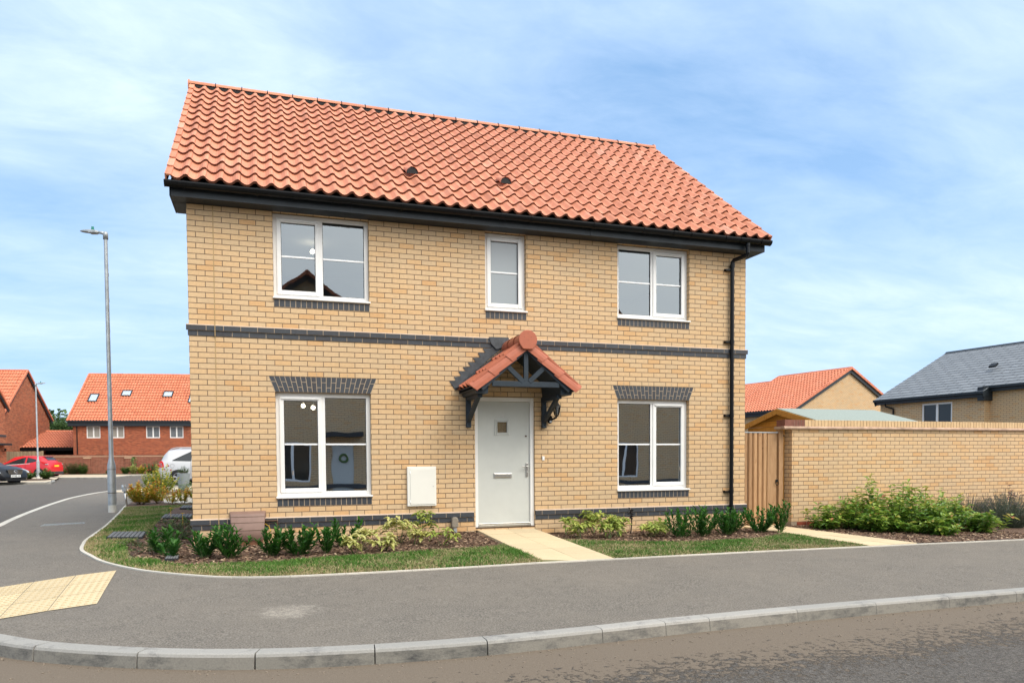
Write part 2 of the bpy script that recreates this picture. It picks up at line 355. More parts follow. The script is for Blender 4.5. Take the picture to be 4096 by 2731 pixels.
M_mulch = mk_mulch()
def mk_chip():
    m = MT('bark_chip'); t = m.tint(); col = m.ramp(t, [(0., (.04, .022, .014)), (.4, (.13, .07, .042)), (.75, (.27, .165, .10)), (1., (.48, .35, .23))]); return m.set(col, .9)
M_chip = mk_chip()
def leafmat(name, stops, rough=.42, spec=.5, spots=None):
    m = MT(name); t = m.tint(); col = m.ramp(t, stops)
    if spots:
        n_ = m.noise(m.coord(), 42, 4, .7); col = m.mix(m.ramp(n_, [(.47, (0, 0, 0)), (.55, (1, 1, 1))]), col, spots)
    m.b.inputs['Subsurface Weight'].default_value = 0
    m.set(col, rough, Specular_IOR_Level=spec)
    tl = m.n('ShaderNodeBsdfTranslucent'); m.l(col, tl.inputs[0]); ms = m.n('ShaderNodeMixShader'); ms.inputs[0].default_value = .34
    m.l(m.b.outputs[0], ms.inputs[1]); m.l(tl.outputs[0], ms.inputs[2]); m.l(ms.outputs[0], m.out.inputs[0]); return m.m
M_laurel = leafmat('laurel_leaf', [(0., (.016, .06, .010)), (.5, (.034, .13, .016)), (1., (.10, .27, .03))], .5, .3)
M_aucuba = leafmat('variegated_leaf', [(0., (.075, .15, .03)), (.45, (.26, .34, .06)), (.75, (.50, .50, .14)), (1., (.62, .58, .26))], .4, .4, (.60, .56, .24))
M_aucuba2 = leafmat('spotted_leaf', [(0., (.07, .17, .025)), (.5, (.20, .32, .045)), (.85, (.42, .46, .08)), (1., (.62, .52, .12))], .45, .3, (.50, .52, .16))
M_photinia = leafmat('photinia_leaf', [(0., (.05, .13, .018)), (.4, (.13, .26, .035)), (.72, (.29, .39, .06)), (.92, (.42, .32, .07)), (1., (.42, .14, .06))], .35)
M_abelia = leafmat('golden_leaf', [(0., (.07, .16, .02)), (.3, (.28, .36, .04)), (.6, (.62, .48, .06)), (.82, (.66, .27, .045)), (1., (.52, .11, .03))])
M_small = leafmat('green_small_leaf', [(0., (.035, .09, .02)), (.5, (.10, .19, .04)), (.9, (.24, .30, .08)), (1., (.30, .16, .06))])
M_rose = leafmat('rose_leaf', [(0., (.03, .07, .018)), (.5, (.07, .12, .03)), (.8, (.15, .13, .05)), (1., (.22, .06, .04))])
M_lav = leafmat('lavender_leaf', [(0., (.06, .085, .06)), (.6, (.14, .17, .12)), (1., (.26, .23, .19))], .7, .2)
M_lavfl = leafmat('lavender_flower', [(0., (.07, .05, .10)), (1., (.16, .11, .2))], .8, .2)
M_tree = leafmat('tree_leaf', [(0., (.035, .07, .025)), (.5, (.075, .13, .045)), (1., (.13, .2, .07))], .6, .3)
M_yel = plain('yellow_petal', (.75, .48, .02), .6); M_dead = plain('dead_flower', (.015, .01, .008), .9)
M_redberry = plain('red_berry', (.45, .03, .02), .5)
M_stem = plain('stem_bark', (.085, .05, .03), .8, .3, 30); M_gstem = plain('green_stem', (.07, .10, .03), .7, .2, 30)
def woodmat(name, a, b, knots=True):
    m = MT(name); c = m.coord(); mpg = m.n('ShaderNodeMapping'); m.l(c, mpg.inputs[0]); mpg.inputs['Scale'].default_value = (9, 9, .9)
    n_ = m.noise(mpg.outputs[0], 3.5, 6, .65, 1.5); col = m.ramp(n_, [(.3, a), (.7, b)]); t = m.tint()
    col = m.mix(1., col, m.ramp(t, [(0., (.78, .76, .74)), (1., (1.12, 1.1, 1.06))]), 'MULTIPLY')
    if knots:
        v = m.n('ShaderNodeTexVoronoi'); mp2 = m.n('ShaderNodeMapping'); m.l(c, mp2.inputs[0]); mp2.inputs['Scale'].default_value = (7, 7, 3.2); m.l(mp2.outputs[0], v.inputs[0]); v.inputs['Scale'].default_value = 1.
        k = m.ramp(v.outputs['Distance'], [(.05, (.75,)*3), (.11, (0, 0, 0))]); col = m.mix(k, col, tuple(x*.35 for x in a))
    return m.set(col, .8, m.bump(n_, .25, .004), Specular_IOR_Level=.2)
M_gate = woodmat('softwood_boards', (.32, .185, .095), (.46, .29, .16))
M_shed = woodmat('stained_shed_timber', (.42, .20, .04), (.55, .30, .075))
M_fence = woodmat('grey_fence', (.26, .19, .12), (.36, .27, .18))
M_felt = plain('green_mineral_felt', (.245, .285, .26), .95, .12, 30, .4, 200)
def slate():
    m = MT('slate_tile'); uv = m.coord('UV'); bt = m.n('ShaderNodeTexBrick'); m.l(uv, bt.inputs[0]); bt.offset = .5
    for k, v in (('Color1', (0, 0, 0, 1)), ('Color2', (1, 1, 1, 1)), ('Mortar', (0, 0, 0, 1))): bt.inputs[k].default_value = v
    for k, v in (('Scale', 1), ('Mortar Size', .015), ('Mortar Smooth', .1), ('Bias', 0), ('Brick Width', .55), ('Row Height', .29)): bt.inputs[k].default_value = v
    col = m.ramp(bt.outputs[0], [(0., (.165, .175, .185)), (1., (.20, .21, .22))]); col = m.mix(bt.outputs[1], col, (.05, .052, .056))
    return m.set(col, .55, m.bump(m.math('SUBTRACT', 1., bt.outputs[1]), .5, .02))
M_slate = slate()
M_galv = plain('galvanised_steel', (.36, .38, .39), .45, .22, 7, .08, 90, .55)
M_galv_tan = plain('stained_galvanising', (.33, .30, .27), .5, .25, 5, 0, 1, .4)
M_planter = plain('grey_planter', (.23, .26, .27), .7, .06)
M_soil = plain('soil', (.05, .035, .025), 1, .3, 20)
M_gravel = None
def mk_gravel():
    m = MT('pale_gravel'); c = m.coord(); v = m.n('ShaderNodeTexVoronoi'); m.l(c, v.inputs[0]); v.inputs['Scale'].default_value = 34
    col = m.ramp(v.outputs['Color'], [(.2, (.56, .50, .40)), (.8, (.88, .82, .70))]); k = m.ramp(v.outputs['Distance'], [(.3, (1, 1, 1)), (.7, (.35, .3, .25))]); col = m.mix(1., col, k, 'MULTIPLY')
    return m.set(col, .9, m.bump(v.outputs['Distance'], -.6, .02))
M_gravel = mk_gravel()
M_cover = plain('black_grating', (.016, .018, .021), .85, .25, 8)
M_cover_rib = plain('grating_rib', (.19, .195, .20), .8, .2, 10)
M_rubber = plain('tyre_rubber', (.012, .012, .013), .8, .2); M_alloy = plain('alloy', (.5, .5, .5), .3, .08, 5, 0, 1, .9)
def paint(name, col, metal=0.):
    m = MT(name); return m.set(col, .32, Metallic=metal, Coat_Weight=.35, Coat_Roughness=.08)
M_carred = paint('red_car_paint', (.50, .012, .018)); M_carblack = MT('black_car_paint').set((.006, .007, .010), .35, Specular_IOR_Level=.3, Coat_Weight=.12, Coat_Roughness=.1); M_carwhite = paint('silver_car_paint', (.46, .46, .465), .25)
M_cglass = MT('car_glass').set((.016, .020, .023), .08, Specular_IOR_Level=.45)
M_red_lens = MT('red_lens').set((.55, .01, .012), .15); M_clear_lens = MT('clear_lens').set((.34, .36, .38), .12, Specular_IOR_Level=.8)
M_plate_y = plain('yellow_plate', (.70, .48, .02), .5); M_plate_w = plain('white_plate', (.75, .75, .72), .5)
M_line = plain('white_line_paint', (.52, .50, .46), .8, .25, 8)
M_teal = plain('teal_cap', (.02, .20, .16), .4)
M_blister = concrete('tactile_buff', (.56, .455, .29), (.40, .30, .17), .5); M_dome = concrete('tactile_dome', (.49, .385, .235), (.36, .27, .16), .4)
M_redblock = plain('red_brick_unit', (.26, .055, .025), .85, .2, 12, .3, 60)
# ================================================================== geometry builders shared by the buildings
def wall_open(mb, x0, x1, z0, z1, ops, y=0., depth=.10, m=0, flip=1):
    """vertical wall panel facing -y with rectangular openings and brick reveals"""
    xs = sorted({x0, x1, *[v for o in ops for v in (o[0], o[1])]}); zs = sorted({z0, z1, *[v for o in ops for v in (o[2], o[3])]})
    for a, b in zip(xs, xs[1:]):
        for c, d in zip(zs, zs[1:]):
            cx, cz = (a+b)/2, (c+d)/2
            if any(o[0] < cx < o[1] and o[2] < cz < o[3] for o in ops): continue
            mb.face([(a, y, c), (b, y, c), (b, y, d), (a, y, d)], m)
    for (a, b, c, d) in ops:
        y2 = y+depth
        mb.face([(a, y, c), (a, y2, c), (a, y2, d), (a, y, d)], m); mb.face([(b, y, c), (b, y2, c), (b, y2, d), (b, y, d)], m)
        mb.face([(a, y, c), (b, y, c), (b, y2, c), (a, y2, c)], m); mb.face([(a, y, d), (b, y, d), (b, y2, d), (a, y2, d)], m)

def pantiles(mb, O, ex, es, width, slope, cols, rows, amp=1., seg=8, lip=.022, lap=.03, lift=.024, m=0, me=1, rnd=None, skip=None):
    """O eave corner, ex unit vector along the eave, es unit vector up the slope"""
    O = Vector(O); ex = Vector(ex); es = Vector(es); en = ex.cross(es)
    if en.z < 0: en = -en
    rnd = rnd or random.Random(3)
    full = [(0, .010), (.10, -.004), (.22, -.017), (.36, -.022), (.50, -.015), (.62, .002), (.74, .021), (.86, .029), (.95, .024), (1., .013)]
    if seg <= 4: full = [(0, .004), (.3, -.02), (.55, -.006), (.8, .028), (1., .006)]
    cw = width/cols; g = slope/rows
    for i in range(rows):
        s0 = i*g; s1 = min(slope, (i+1)*g+lap)
        for j in range(cols):
            if skip and skip(i, j): continue
            t = min(1, max(0, rnd.gauss(.45, .22))); jx = rnd.uniform(-.003, .003); js = rnd.uniform(-.004, .004)
            lo = []; hi = []; bt = []
            for (uu, h) in full:
                h *= amp; p = O+ex*((j+uu)*cw+jx)
                lo.append(p+es*(s0+js)+en*(h+lift+.012)); hi.append(p+es*s1+en*(h+.012)); bt.append(p+es*(s0+js+.004)+en*(h+lift-lip+.012))
            k = len(mb.v); n = len(full); mb.v += [tuple(q) for q in lo+hi+bt]
            for q in range(n-1):
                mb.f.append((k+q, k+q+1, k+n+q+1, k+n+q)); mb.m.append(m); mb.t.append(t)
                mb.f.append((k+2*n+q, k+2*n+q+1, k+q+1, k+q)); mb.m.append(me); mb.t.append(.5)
            # right-hand lap edge
            mb.f.append((k+n-1, k+3*n-1, k+2*n-1)); mb.m.append(me); mb.t.append(.5)

def band(mb, x0, x1, z, rows, proj, m_b=0, m_m=1, m_f=2, start_half=False, wrap=True, rnd=random.Random(5), joint=None):
    """projecting courses of blue brick; rows listed from the top down with their projection"""
    for k in range(rows):
        zt = z-k*.075; zb = zt-.075; p = proj[k]; off = (k % 2 == 1)
        xa, xb = x0-(p if wrap and x0 == 0 else 0), x1+(p if wrap and x1 == 9. else 0)
        mb.box(xa, xb, -p+.004, .0, zb+.001, zt-.001, m_m)
        n0 = math.floor((x0)/.225)-1; X = n0*.225+(.1125 if off else 0)
        while X < x1+.2:
            a, b = max(xa, X+.005), min(xb, X+.22)
            if xa == x0-p and X <= x0+.001 and X+.225 > x0: a = xa
            if xb == x1+p and X+.226 > x1: b = xb
            if b-a > .03:
                mb.box(a, b, -p, .0, zb+.004, zt-.006, m_b, rnd.random())
            X += .225
    p = proj[0]; xa = x0-(p if x0 == 0 else 0); xb = x1+(p if x1 == 9. else 0)
    mb.prism([(-p+.001, z-.005), (0., z-.005), (0., z+.012), (-.004, z+.011), (-p+.004, z+.0)], xa, xb, 'x', m_f)

def soldier(mb, x0, x1, z0, z1, n, y=-.004, rnd=random.Random(9)):
    mb.box(x0, x1, y+.003, .02, z0, z1, 1)
    wd = (x1-x0)/n
    for k in range(n): mb.box(x0+k*wd+.006, x0+(k+1)*wd-.005, y, .02, z0+.002, z1-.002, 0, rnd.random()*1.0)
def arch(mb, x0, x1, z0, z1, flare, n=21, y=-.004, rnd=random.Random(11)):
    mb.prism([(x0-.004, z0), (x1+.004, z0), (x1+flare+.004, z1), (x0-flare-.004, z1)], y+.003, .02, 'y', 1)
    for k in range(n):
        def px(f_, z): k0 = x0+(x1-x0)*f_; k1 = x0-flare+(x1-x0+2*flare)*f_; q = (z-z0)/(z1-z0); return k0+(k1-k0)*q
        cut = z0+(z1-z0)*(.33 if k % 2 else .66)
        for (a, b) in ((z0+.001, cut-.005), (cut+.005, z1-.001)):
            fa, fb = k/n, (k+1)/n; e_ = .0052
            mb.prism([(px(fa, a)+e_, a), (px(fb, a)-e_, a), (px(fb, b)-e_, b), (px(fa, b)+e_, b)], y, .015, 'y', 0, rnd.random()*1.05)

def window(parent, x0, x1, z0, z1, split, sash_side, y=.08, gl=None, blind=None):
    """white two-light window: frame > sash, pane, glazing_bar, trickle_vent, sill"""
    gl = gl or M_glass
    F = .062; yb = y+.06
    b = MB()
    b.box(x0, x0+F, y, yb, z0, z1); b.box(x1-F, x1, y, yb, z0, z1); b.box(x0+F, x1-F, y, yb, z0, z0+F); b.box(x0+F, x1-F, y, yb, z1-F, z1)
    lights = []
    if split is None: lights = [(x0+F, x1-F, True)]
    else:
        b.box(split-.028, split+.028, y, yb, z0+F, z1-F)
        lights = [(x0+F, split-.028, sash_side == 'L'), (split+.028, x1-F, sash_side == 'R')]
    wd = b.build('window', M_upvc, parent, bevel=.005)
    for (a, c, issash) in lights:
        ga, gb, ga2, gb2 = a, c, z0+F, z1-F
        if issash:
            s_ = MB(); k = .05; o = .012
            s_.box(a-o, a+k, y-.016, y+.04, ga2-o, gb2+o); s_.box(c-k, c+o, y-.016, y+.04, ga2-o, gb2+o)
            s_.box(a+k, c-k, y-.016, y+.04, ga2-o, ga2+k); s_.box(a+k, c-k, y-.016, y+.04, gb2-k, gb2+o)
            s_.build('sash', M_upvc, wd, bevel=.006); ga += k; gb -= k; ga2 += k; gb2 -= k
            if split is not None:
                v = MB(); v.box(a+.02, c-.03, y-.034, y-.0165, z1-F-.030, z1-F-.008); v.build('trickle_vent', M_upvc, wd, bevel=.003)
        # black gasket ring just round the pane, then glass and glazing bar
        g = MB(); t = .006
        for q in ((ga, ga+t, ga2, gb2), (gb-t, gb, ga2, gb2), (ga+t, gb-t, ga2, ga2+t), (ga+t, gb-t, gb2-t, gb2)): g.box(q[0], q[1], y+.012, y+.024, q[2], q[3])
        g.build('gasket', M_black, wd)
        p = MB(); p.face([(ga, y+.024, ga2), (gb, y+.024, ga2), (gb, y+.024, gb2), (ga, y+.024, gb2)]); p.build('pane', gl, wd, fixn=False)
        zm = (z0+z1)/2+.005; box('glazing_bar', (ga, gb, y+.012, y+.0225, zm-.011, zm+.011), M_trim, wd)
    s_ = MB(); s_.prism([(-.035, z0-.028), (-.035, z0-.004), (y+.02, z0+.006), (y+.02, z0-.020), (-.02, z0-.028)], x0-.012, x1+.012, 'x'); s_.build('sill', M_upvc, wd, bevel=.004)
    return wd

# ================================================================== the brick house with the red pantile roof
HOUSE = thing('brick_house', 'buff brick two storey house with red pantile roof and pale green front door', 'house')
D0, D1 = 4.075, 5.0625
OPS = [(1.125, 2.475, .75, 2.25), (6.525, 7.875, .75, 2.25), (D0, D1, .18, 2.245), (1.125, 2.475, 3.60, 4.80), (6.525, 7.875, 3.60, 4.80), (4.26, 4.935, 3.60, 4.80)]
b = MB(); wall_open(b, 0, 9, -.5, 4.80, OPS)
b.face([(0, 0, -.5), (0, 7.46, -.5), (0, 7.46, 4.8), (0, 0, 4.8)]); b.face([(9, 0, -.5), (9, 7.46, -.5), (9, 7.46, 4.8), (9, 0, 4.8)])
b.face([(0, 7.46, -.5), (9, 7.46, -.5), (9, 7.46, 4.8), (0, 7.46, 4.8)])
for X in (0, 9): b.face([(X, 0, 4.8), (X, 7.46, 4.8), (X, 3.73, 7.95)])
# small weep vents and the vertical movement joint
b.build('wall', M_buff, HOUSE, fixn=False)
b = MB(); b.box(.3325, .3445, -.0035, .02, -.2, 4.8); box_j = b.build('movement_joint', plain('joint_sealant', (.36, .25, .125), .9, .1), HOUSE)
# interior rooms (lit only by the windows and their lamps)
b = MB(); 
for (za, zb) in ((.2, 2.62), (2.95, 4.82)):
    b.face([(.1, .3, za), (.1, 4., za), (8.9, 4., za), (8.9, .3, za)], 1)
    b.face([(.1, .102, zb), (.1, 4., zb), (8.9, 4., zb), (8.9, .102, zb)]); b.face([(.1, 4., za), (8.9, 4., za), (8.9, 4., zb), (.1, 4., zb)])
    b.face([(.1, .102, za), (.1, .3, za), (8.9, .3, za), (8.9, .102, za)], 1)
    for X in (.1, 3.2, 5.8, 8.9): b.face([(X, .102, za), (X, 4., za), (X, 4., zb), (X, .102, zb)])
    # inner leaf of the front wall, windows cut out
wb = MB(); wall_open(wb, .1, 8.9, .2, 4.82, [(o[0]-.0, o[1]+.0, o[2], min(o[3], 4.79)) for o in OPS], y=.145, depth=.12); wb.build('interior_wall', M_inwall, HOUSE, fixn=False)
b.build('interior_room', [M_inwall, M_infloor], HOUSE, fixn=False)

b = MB(); band(b, 0, D0-.025, .45, 2, (.03, .012)); band(b, D1, 9., .45, 2, (.03, .012)); b.build('plinth_band', [M_blue, M_mortar, M_fillet], HOUSE)
b = MB(); band(b, 0, 9., 3.15, 2, (.032, .012)); b.build('string_course', [M_blue, M_mortar, M_fillet], HOUSE)
for za in (3.0, .3):
    b = MB(); b.box(.3335, .3435, -.036, -.008, za, za+.16); b.build('band_joint', bpy.data.materials['joint_sealant'], HOUSE)
for (xa, xb) in ((1.125, 2.475), (6.525, 7.875)):
    b = MB(); arch(b, xa, xb, 2.252, 2.473, .088); b.build('brick_lintel', [M_blue, M_mortar], HOUSE)
for (xa, xb, zt, n) in ((1.125, 2.475, .716, 18), (6.525, 7.875, .716, 18), (1.125, 2.475, 3.566, 18), (6.525, 7.875, 3.566, 18), (4.26, 4.935, 3.566, 9)):
    b = MB(); soldier(b, xa, xb, zt-.106, zt, n); b.build('brick_sill', [M_blue, M_mortar], HOUSE)
window(HOUSE, 1.125, 2.475, .752, 2.248, 1.79, 'L'); window(HOUSE, 6.525, 7.875, .752, 2.248, 7.205, 'R')
window(HOUSE, 1.125, 2.475, 3.602, 4.79, 1.79, 'L', gl=M_glass_up); window(HOUSE, 6.525, 7.875, 3.602, 4.79, 7.205, 'R', gl=M_glass_up)
window(HOUSE, 4.26, 4.935, 3.602, 4.79, None, 'L', gl=M_frost)

# front door
fb = MB(); Y = .035
fb.box(D0, D0+.058, Y, Y+.09, .18, 2.243); fb.box(D1-.065, D1, Y, Y+.09, .18, 2.243); fb.box(D0+.058, D1-.065, Y, Y+.09, 2.178, 2.243)
df = fb.build('door_frame', M_upvc, HOUSE, bevel=.006)
box('threshold', (D0+.058, D1-.065, Y-.03, Y+.09, .205, .228), M_steel, df); box('threshold_plinth', (D0+.01, D1, Y-.02, Y+.09, .165, .204), M_stem, df)
dl = MB(); xa, xb = D0+.06, D1-.067; wx0, wx1, wz0, wz1 = 4.455, 4.618, 1.69, 1.855
wall_open(dl, xa, xb, .262, 2.175, [(wx0, wx1, wz0, wz1)], y=Y+.03, depth=.03)
dl.box(xa, xb, Y+.062, Y+.066, .262, wz0-.01); dl.box(4.24, 4.82, Y+.0285, Y+.031, .408, .411); dl.box(4.24, 4.82, Y+.0285, Y+.031, 2.02, 2.023)
door = dl.build('door', M_door, HOUSE, fixn=False)
box('weather_bar', (xa, xb, Y+.0, Y+.045, .230, .261), M_steel, door, .004)
b = MB()
for e_, yy in ((.044, Y+.018), (.016, Y+.008)):
    a0, a1, c0, c1 = wx0-e_, wx1+e_, wz0-e_, wz1+e_; wdt = .026 if e_ > .03 else .016
    b.box(a0, a0+wdt, yy, Y+.03, c0, c1); b.box(a1-wdt, a1, yy, Y+.03, c0, c1); b.box(a0+wdt, a1-wdt, yy, Y+.03, c0, c0+wdt); b.box(a0+wdt, a1-wdt, yy, Y+.03, c1-wdt, c1)
b.build('glazing_frame', M_door, door, bevel=.004)
M_door_glass = plain('bronze_patterned_glass', (.15, .11, .06), .25, .25, 25, .4, 60)
b = MB(); b.face([(wx0, Y+.045, wz0), (wx1, Y+.045, wz0), (wx1, Y+.045, wz1), (wx0, Y+.045, wz1)]); b.build('door_pane', M_door_glass, door, fixn=False)
b = MB(); b.box(4.395, 4.69, Y+.008, Y+.03, .978, 1.048); b.box(4.402, 4.683, Y+.002, Y+.009, .985, 1.041); b.build('letterbox', M_steel, door, bevel=.006)
b = MB(); b.box(4.932, 4.966, Y+.006, Y+.03, .992, 1.205); b.tube([(4.949, Y+.03, 1.152), (4.949, Y-.035, 1.152), (4.90, Y-.042, 1.152), (4.852, Y-.038, 1.151)], .009, 8); b.tube([(4.949, Y-.004, 1.06), (4.949, Y+.02, 1.06)], .012, 10); b.build('door_handle', M_steel, door, smooth=False, bevel=.002)
b = MB(); b.tube([(4.934, Y+.012, 1.635), (4.934, Y+.035, 1.635)], .013, 14); b.build('night_latch', M_stem, door)
def text(body, size, loc, rot, mat_, parent, name, ext=.002):
    c = bpy.data.curves.new(name, 'FONT'); c.body = body; c.size = size; c.extrude = ext; c.align_x = 'CENTER'; c.align_y = 'CENTER'
    o = bpy.data.objects.new('tmp', c); COL.objects.link(o); bpy.context.view_layer.update()
    me = bpy.data.meshes.new_from_object(o.evaluated_get(bpy.context.evaluated_depsgraph_get())); bpy.data.objects.remove(o)
    me.name = name; me.materials.clear(); me.materials.append(mat_)
    o = bpy.data.objects.new(name, me); COL.objects.link(o); o.location = loc; o.rotation_euler = rot; o.parent = parent; return o
text('4', .088, (4.545, Y+.024, 1.945), (math.pi/2, 0, 0), M_steel, door, 'house_number', .004)

# roof
RO = (-.2, -.40, 4.975); RY, RZ = 3.73, 8.10
rs = Vector((0, RY+.40, RZ-4.975)); sl = rs.length; es = rs.normalized(); ex = Vector((1, 0, 0)); en = ex.cross(es)
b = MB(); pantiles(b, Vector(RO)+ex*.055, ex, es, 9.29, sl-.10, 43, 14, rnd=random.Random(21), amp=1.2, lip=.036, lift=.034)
roof = b.build('roof', [M_tile, M_tile_edge_shade], HOUSE, fixn=False)
b = MB()     # felt below the tiles and the plain back slope
b.face([(-.15, -.36, 4.965), (9.15, -.36, 4.965), (9.15, RY, RZ-.03), (-.15, RY, RZ-.03)])
b.face([(-.15, 7.86, 4.965), (9.15, 7.86, 4.965), (9.15, RY, RZ-.03), (-.15, RY, RZ-.03)]); b.build('underlay', M_dark, roof, fixn=False)
b = MB(); pantiles(b, (9.2, 7.86, 4.975), (-1, 0, 0), Vector((0, -(7.86-RY), RZ-4.975)).normalized(), 9.4, sl-.10, 43, 14, seg=4, rnd=random.Random(4)); b.build('rear_tiles', [M_tile, M_tile_edge_shade], roof, fixn=False)
rn = random.Random(8)
for X, sg in ((-.2, -1), (9.2, 1)):
    b = MB()
    for i in range(14):
        g = (sl-.08)/14; p0 = Vector((X, -.40, 4.975))+es*(i*g-.01); p1 = Vector((X, -.40, 4.975))+es*((i+1)*g+.03)
        c = (p0+p1)/2+en*(.022-.0) ; tt = rn.random(); half = (p1-p0)/2; tilt = en*.011
        for (dx_, wy, dn) in ((sg*-.030, .038, .018), (sg*.004, .009, -.030)):
            hh = .010 if dn > 0 else .062
            i0 = len(b.v)
            for a_ in (-1, 1):
                for b_ in (-1, 1):
                    for c_ in (-1, 1):
                        q = c+ex*(dx_+b_*wy)+half*a_+en*(dn+c_*hh)-tilt*a_; b.v.append(tuple(q))
            for qd in ((0, 1, 3, 2), (4, 6, 7, 5), (0, 4, 5, 1), (2, 3, 7, 6), (0, 2, 6, 4), (1, 5, 7, 3)): b.f.append(tuple(i0+k for k in qd)); b.m.append(0); b.t.append(tt)
    b.build('verge_tiles', [M_tile, M_tile_edge_shade], roof)
b = MB(); n = 21; W = 9.46/n
for k in range(n):
    xa = -.23+k*W
    prof = [(xa, .0), (xa+.012, .004), (xa+W-.006, .0)]
    ring = []
    for (x_, g_) in ((xa+.004, 0), (xa+W-.004, 0)):
        i0 = len(b.v)
        for j in range(9):
            a_ = math.radians(-8+196*j/8); b.v.append((x_, RY+math.cos(a_)*.118, RZ-.008+math.sin(a_)*.074))
        ring.append(i0)
    tt = rn.random()
    for j in range(8): b.f.append((ring[0]+j, ring[0]+j+1, ring[1]+j+1, ring[1]+j)); b.m.append(0); b.t.append(tt)
    b.f.append(tuple(ring[0]+j for j in range(9))); b.m.append(0); b.t.append(.5)
    b.f.append(tuple(ring[1]+j for j in range(9))); b.m.append(0); b.t.append(.5)
b.build('ridge_tiles', M_tile, roof, fixn=False)
for k in range(1, n):
    b = MB(); xa = -.23+k*W
    b.tube([(xa, RY+math.cos(a_)*.124, RZ-.008+math.sin(a_)*.079) for a_ in [math.radians(v) for v in (200, 180, 160, 130, 100, 80)]], .008, 6); b.build('ridge_clip', M_black, roof)
b = MB(); b.box(-.22, 9.22, RY-.10, RY+.1, RZ-.075, RZ-.012); b.build('ridge_filler', M_dark, roof)
for X in (-.235, 9.235):
    b = MB(); b.tube([(X-.014, RY, RZ-.015), (X+.014, RY, RZ-.015)], .108, 18); b.build('ridge_end_cap', M_tile, roof)
for (X, Yv, Zv) in ((3.224, .56, 5.729), (4.772, .60, 5.755)):       # tile vents
    b = MB(); c = Vector((X, Yv, Zv))+en*.02
    pts = [(math.cos(math.radians(a_))*.095, math.sin(math.radians(a_))*.105) for a_ in range(0, 181, 20)]
    i0 = len(b.v)
    for (sx, sz) in pts: b.v.append(tuple(c+ex*sx+Vector((0, -.10, -.02))+Vector((0, 0, 1))*sz))
    for (sx, sz) in pts: b.v.append(tuple(c+ex*sx*.9+es*.30+en*sz*.25))
    for j in range(len(pts)-1): b.f.append((i0+j, i0+j+1, i0+len(pts)+j+1, i0+len(pts)+j)); b.m.append(0); b.t.append(.6)
    vv = b.build('roof_vent', [M_tile, M_tile_edge_shade], roof, fixn=False); b = MB(); b.face([c+ex*sx*.97+Vector((0, -.085, -.02))+Vector((0, 0, 1))*sz*.95 for (sx, sz) in pts]); b.build('vent_mouth', M_dark, vv, fixn=False)

# fascia, soffit, gutter, downpipe
b = MB(); b.prism([(-.255, 4.80), (-.255, 4.965), (-.235, 4.965), (-.235, 4.815), (0.02, 4.815), (.02, 4.801), (-.235, 4.801)], -.18, 9.2, 'x')
b.prism([(-.255, 4.80), (-.255, 4.965), (0.5, 5.30), (.5, 4.80)], -.18, -.165, 'x'); b.prism([(-.2549, 4.802), (-.2549, 4.965), (0.5, 5.30), (.5, 4.802)], 9.185, 9.2001, 'x')
b.prism([(.5, 4.95), (.5, 5.45), (RY, RZ-.12), (RY, RZ-.42)], -.182, -.160, 'x'); b.prism([(.5, 4.95), (.5, 5.45), (RY, RZ-.12), (RY, RZ-.42)], 9.18, 9.202, 'x')
b.box(-.16, 0, 0, .5, 4.801, 4.815); b.box(9, 9.18, 0, .5, 4.801, 4.815)
fa = b.build('fascia', M_anth, HOUSE)
for X in (2.22, 5.95): box('fascia_joint', (X-.02, X+.02, -.262, -.232, 4.797, 4.966), M_anth, fa)
b = MB(); nseg = 9
def halfpipe(b, xa, xb, cy, cz, ra, th, m=0):
    prof = [(cy-math.cos(math.radians(a_))*ra, cz-math.sin(math.radians(a_))*ra) for a_ in np.linspace(-6, 186, 13)]
    prof += [(cy-math.cos(math.radians(a_))*(ra-th), cz-math.sin(math.radians(a_))*(ra-th)) for a_ in np.linspace(186, -6, 13)]
    n = len(prof); i0 = len(b.v); b.v += [(xa, p[0], p[1]) for p in prof]+[(xb, p[0], p[1]) for p in prof]
    for k in range(n): b.f.append((i0+k, i0+(k+1) % n, i0+n+(k+1) % n, i0+n+k)); b.m.append(m); b.t.append(.5)
    b.f.append(tuple(range(i0, i0+n))[::-1]); b.f.append(tuple(range(i0+n, i0+2*n))); b.m += [m, m]; b.t += [.5, .5]
GC = (-.335, 4.955)
halfpipe(b, -.225, 9.245, GC[0], GC[1], .068, .004)
for xa in (-.23, 9.243): b.prism([(GC[0]-math.cos(math.radians(a_))*.071, GC[1]-math.sin(math.radians(a_))*.071) for a_ in np.linspace(0, 180, 13)], xa, xa+.006, 'x')
gut = b.build('gutter', M_black, HOUSE, smooth=False)
for X in (.01, .93, 1.93, 2.92, 3.97, 4.90, 5.94, 6.82, 7.69, 8.35, 9.05):
    b = MB(); halfpipe(b, X-.012, X+.012, GC[0], GC[1], .078, .006); b.build('gutter_bracket', M_black, gut)
for X in (1.43, 4.45, 7.4, 8.72):
    b = MB(); wd = .05 if X < 8.5 else .09; halfpipe(b, X-wd, X-wd+.02, GC[0], GC[1], .076, .007); halfpipe(b, X+wd-.02, X+wd, GC[0], GC[1], .076, .007); halfpipe(b, X-wd+.02, X+wd-.02, GC[0], GC[1], .0725, .003); b.build('gutter_union', M_black, gut)
b = MB(); PX = 8.685; r_ = .034
b.tube([(8.80, -.335, 4.90), (8.80, -.335, 4.735), (8.795, -.325, 4.70), (8.70, -.085, 4.665), (PX, -.062, 4.63), (PX, -.06, 4.55), (PX, -.06, .04)], r_, 16)
b.tube([(8.80, -.335, 4.905), (8.80, -.335, 4.84)], .042, 16)
dp = b.build('downpipe', M_black, HOUSE, smooth=False)
